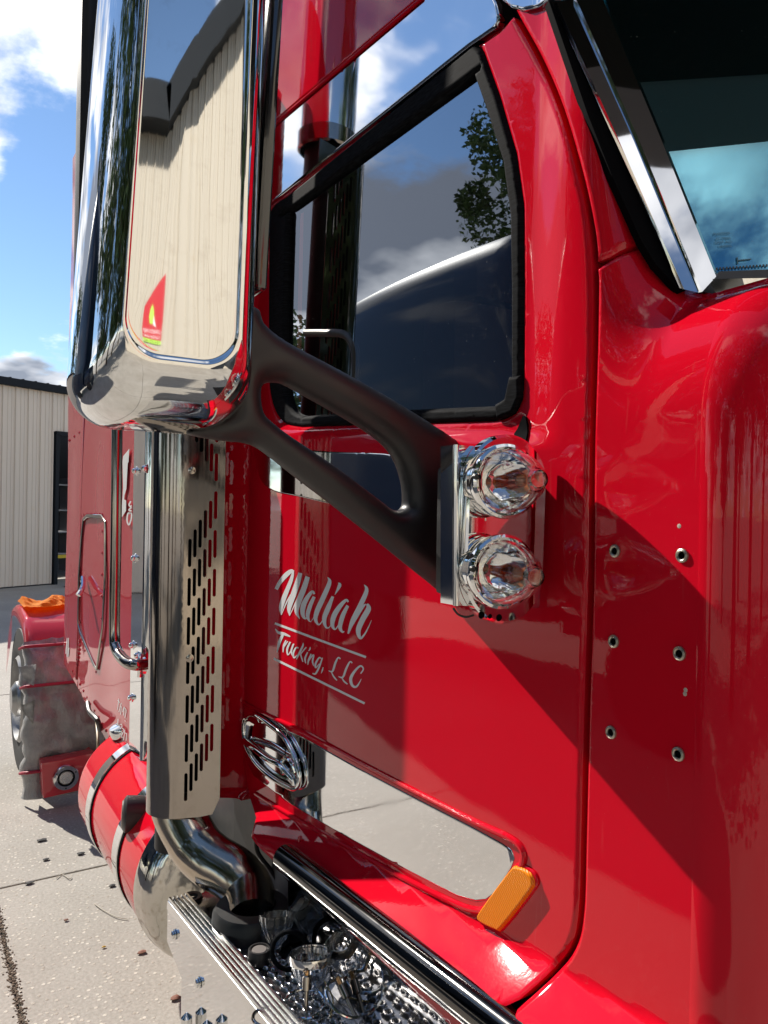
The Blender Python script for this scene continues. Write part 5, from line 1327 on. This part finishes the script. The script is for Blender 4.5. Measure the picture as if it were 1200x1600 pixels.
# ================================================================== rear fender, wheel, wrap, bumper light
FX = -5.2; FY0 = -.125; FY1 = .75
fprof = [(-6.2, 1.14), (-6.05, 1.17), (-5.86, 1.175), (-5.62, 1.14), (-5.46, 1.07), (-5.36, .97), (-5.29, .80), (-5.25, .6), (-5.24, .35), (-5.24, .16)]
fp = [Vector((p.x, p.y)) for p in catmull([Vector((a, b, 0)) for a, b in fprof], 4)]
FEN = None
def fender_shell(name, pr, ya, yb, m, parent, off=0.0, wr=0.0, smooth=True, edge=.045):
    bm = bmesh.new(); ys = [(ya, -edge * 1.6), (ya, -edge), (ya + edge * .12, -edge * .5), (ya + edge * .45, -edge * .12), (ya + edge, 0)] + [(ya + edge + (yb - ya - edge) * k / 34, 0) for k in range(1, 35)]
    n = len(pr); rows = []
    for i, p in enumerate(pr):
        a, b = pr[max(i - 1, 0)], pr[min(i + 1, n - 1)]; t = (b - a).normalized(); nn = Vector((-t.y, t.x)); nn = nn if nn.x + nn.y > 0 else -nn
        row = []
        for (y, o_) in ys:
            w_ = 0
            if wr: w_ = wr * (1 - 2.2 * abs(mnoise.noise(Vector((p.x * 2, y * 7 + p.y * 3, p.y * 5 - y * 2)))) - .9 * abs(mnoise.noise(Vector((p.x * 6 + 5, y * 15 - p.y * 4, p.y * 9 + y * 6)))))
            q = p + nn * (off + o_ + w_); row.append(bm.verts.new((q.x, y - off * .7 * (1 if y < ya + edge else 0) + (w_ * .8 if y < ya + edge else 0), q.y)))
        rows.append(row)
    for A, Bq in zip(rows, rows[1:]):
        for k in range(len(ys) - 1): bm.faces.new((A[k], A[k + 1], Bq[k + 1], Bq[k]))
    return from_bm(name, bm, m, parent, smooth, 80)
FEN = fender_shell('rear_fender', fp, FY0, FY1, RED_SHEEN, T, edge=.05)
# side skin of the fender with wheel cut-out
bm = bmesh.new(); out_ = [(p.x, p.y - .0) for p in fp if True]; nA = 20; arc_ = [(-5.92 + .58 * math.cos(PI * .98 * k / nA + .02), .56 + .58 * math.sin(PI * .98 * k / nA + .02)) for k in range(nA + 1)]
loop = [(x - .03 * 0, z - .04) for x, z in out_ if x > -6.15]; loop = loop[::-1]
pts = [(x - .05, z) for x, z in loop] + [(-6.2, .9)] + arc_[::-1] + [(-5.42, .16)]
try:
    bm.faces.new([bm.verts.new((x, FY0 + .004, z)) for x, z in pts]); bmesh.ops.triangulate(bm, faces=bm.faces[:])
except Exception: pass
from_bm('fender_side', bm, RED_SHEEN, FEN)
WH = lathe('rear_wheel', [(0, .12), (.20, .12), (.30, .10), (.38, .10), (.47, .10), (.51, .06), (.52, -.04), (.52, -.14), (.49, -.20), (.36, -.215), (.30, -.20)], (-5.92, .10, .52), (0, 1, 0), TYRE, T, 56)
lathe('rim', [(.30, -.20), (.28, -.22), (.27, -.14), (.14, -.11), (.12, -.22), (.08, -.25), (0, -.25)], (-5.92, .10, .52), (0, 1, 0), mat('dull_rim_aluminium', (.35, .35, .35), .35, 1.0), WH, 48)
for k in range(10):
    a = k * 2 * PI / 10; lathe('lug_nut', [(.018, -.02), (.018, -.05), (0, -.07)], (-5.92 + .2 * math.cos(a), .0, .52 + .2 * math.sin(a)), (0, 1, 0), CHROME, WH, 8)
# bumper box with a round lamp below
bb = [atx(u, v, -5.08) for u, v in ((66, 1190), (150, 1178), (158, 1240), (70, 1246))]
cB_ = sum(bb, Vector()) / 4
BMP = box('quarter_fender_box', (-5.14, (bb[0].y + bb[1].y) / 2, (bb[0].z + bb[3].z) / 2), (.12, abs(bb[1].y - bb[0].y), abs(bb[0].z - bb[3].z)), RED_SHEEN, T, .015, Matrix.Rotation(.06, 3, 'X'))
lc = atx(103, 1215, -5.075)
lathe('lamp_bezel', [(.050, .004), (.052, .012), (.074, .012), (.080, 0)], lc, (1, 0, 0), CHROMEF, BMP, 40)
lathe('lamp_gasket', [(.042, .004), (.044, .010), (.050, .010), (.052, .004)], lc, (1, 0, 0), RUBBER, BMP, 36)
RL = lathe('round_lamp', [(0, .010), (.038, .008), (.043, .002)], lc, (1, 0, 0), mat('silvered_lens', (.62, .62, .60), .25, .7, .6), BMP, 32)
bm = bmesh.new()
for i in range(-4, 5):
    for j in range(-4, 5):
        yy, zz = (i + .5 * (j % 2)) * .0088, j * .0078
        if yy * yy + zz * zz < .036 ** 2: bmesh.ops.create_icosphere(bm, subdivisions=1, radius=.0038, matrix=Matrix.Translation(lc + Vector((.010, yy, zz))))
from_bm('lens_beads', bm, CHROMEF, RL, True, kind='stuff')
for a in (.5, 2.6, 4.7): lathe('bezel_screw', [(0, .015), (.005, .014), (.006, .011)], lc + Vector((0, .063 * math.cos(a), .063 * math.sin(a))), (1, 0, 0), CHASSIS, BMP, 8)
# plastic wrap over the front of the fender: a thing of its own
WR = empty('plastic_wrap', (-5.2, .2, .14), 'crumpled grey plastic wrap tied over the front of the rear red fender', 'plastic wrap')
wprof = [p for p in fp if p.y < 1.02 and p.x > -5.6] + [Vector((-5.235, .10)), Vector((-5.23, .045))]
wp2 = []
for a, b in zip(wprof, wprof[1:]):
    for k in range(7): wp2.append(a + (b - a) * (k / 7))
wp2.append(wprof[-1])
fender_shell('wrap_sheet', wp2, FY0 - .01, FY1, WRAP, WR, .026, .030, True, .06)
def strap_at(z, name='strap', off=.055):
    best = min(wp2, key=lambda p: abs(p.y - z)); pts = [Vector((best.x - .05, FY0 - .035, z - .012)), Vector((best.x + off * .5, FY0 - .01, z + .012)), Vector((best.x + off, FY0 + .08, z + .018)), Vector((best.x + off, FY1, z + .02))]
    tube(name, catmull(pts, 5), .010, REDST, WR, 8)
strap_at(.97); strap_at(.735); strap_at(.205)
# loose corners of plastic
for (u, v, du, dv) in ((30, 1042, 26, 30), (34, 1098, 20, 34)):
    a, b, c, d = (atx(u - 2, v, -5.17), atx(u + du, v - 4, -5.10), atx(u + du * .9, v + dv, -5.13), atx(u + du * .2, v + dv * .6, -5.17)); bm = bmesh.new(); g_ = []
    for i in range(5):
        r_ = []
        for j in range(5):
            s__, t_ = i / 4, j / 4; p = (a * (1 - s__) + b * s__) * (1 - t_) + (d * (1 - s__) + c * s__) * t_; p = p + Vector((.03 * mnoise.noise(p * 14), 0, .02 * mnoise.noise(p * 17))); r_.append(bm.verts.new(p))
        g_.append(r_)
    for i in range(4):
        for j in range(4): bm.faces.new((g_[i][j], g_[i + 1][j], g_[i + 1][j + 1], g_[i][j + 1]))
    bmesh.ops.solidify(bm, geom=bm.faces[:], thickness=.003); from_bm('wrap_flap', bm, WRAP, WR, True, 80)
# orange cloth on the fender
rg = atz(70, 956, 1.30); bm = bmesh.new(); nU, nV = 22, 12; grid = []
for i in range(nU + 1):
    r_ = []
    for j in range(nV + 1):
        a = i / nU; b = j / nV; x = -6.02 + .34 * b + .03 * math.sin(a * 5); y = (atz(44, 958, 1.18).y) + .34 * a
        h = .012 + .05 * (math.sin(PI * min(1, max(0, b))) ** .6) * (.55 + .45 * math.sin(a * 9 + b * 4)) * (1 if 0 < i < nU else .15) + .016 * mnoise.noise(Vector((a * 9, b * 7, 3)))
        r_.append(bm.verts.new((x, y, 1.180 + max(h, .004))))
    grid.append(r_)
for i in range(nU):
    for j in range(nV): bm.faces.new((grid[i][j], grid[i + 1][j], grid[i + 1][j + 1], grid[i][j + 1]))
bmesh.ops.solidify(bm, geom=bm.faces[:], thickness=-.004)
from_bm('shop_cloth', bm, ORANGE, None, False, label='crumpled orange shop cloth lying on top of the rear red fender', cat='cloth')
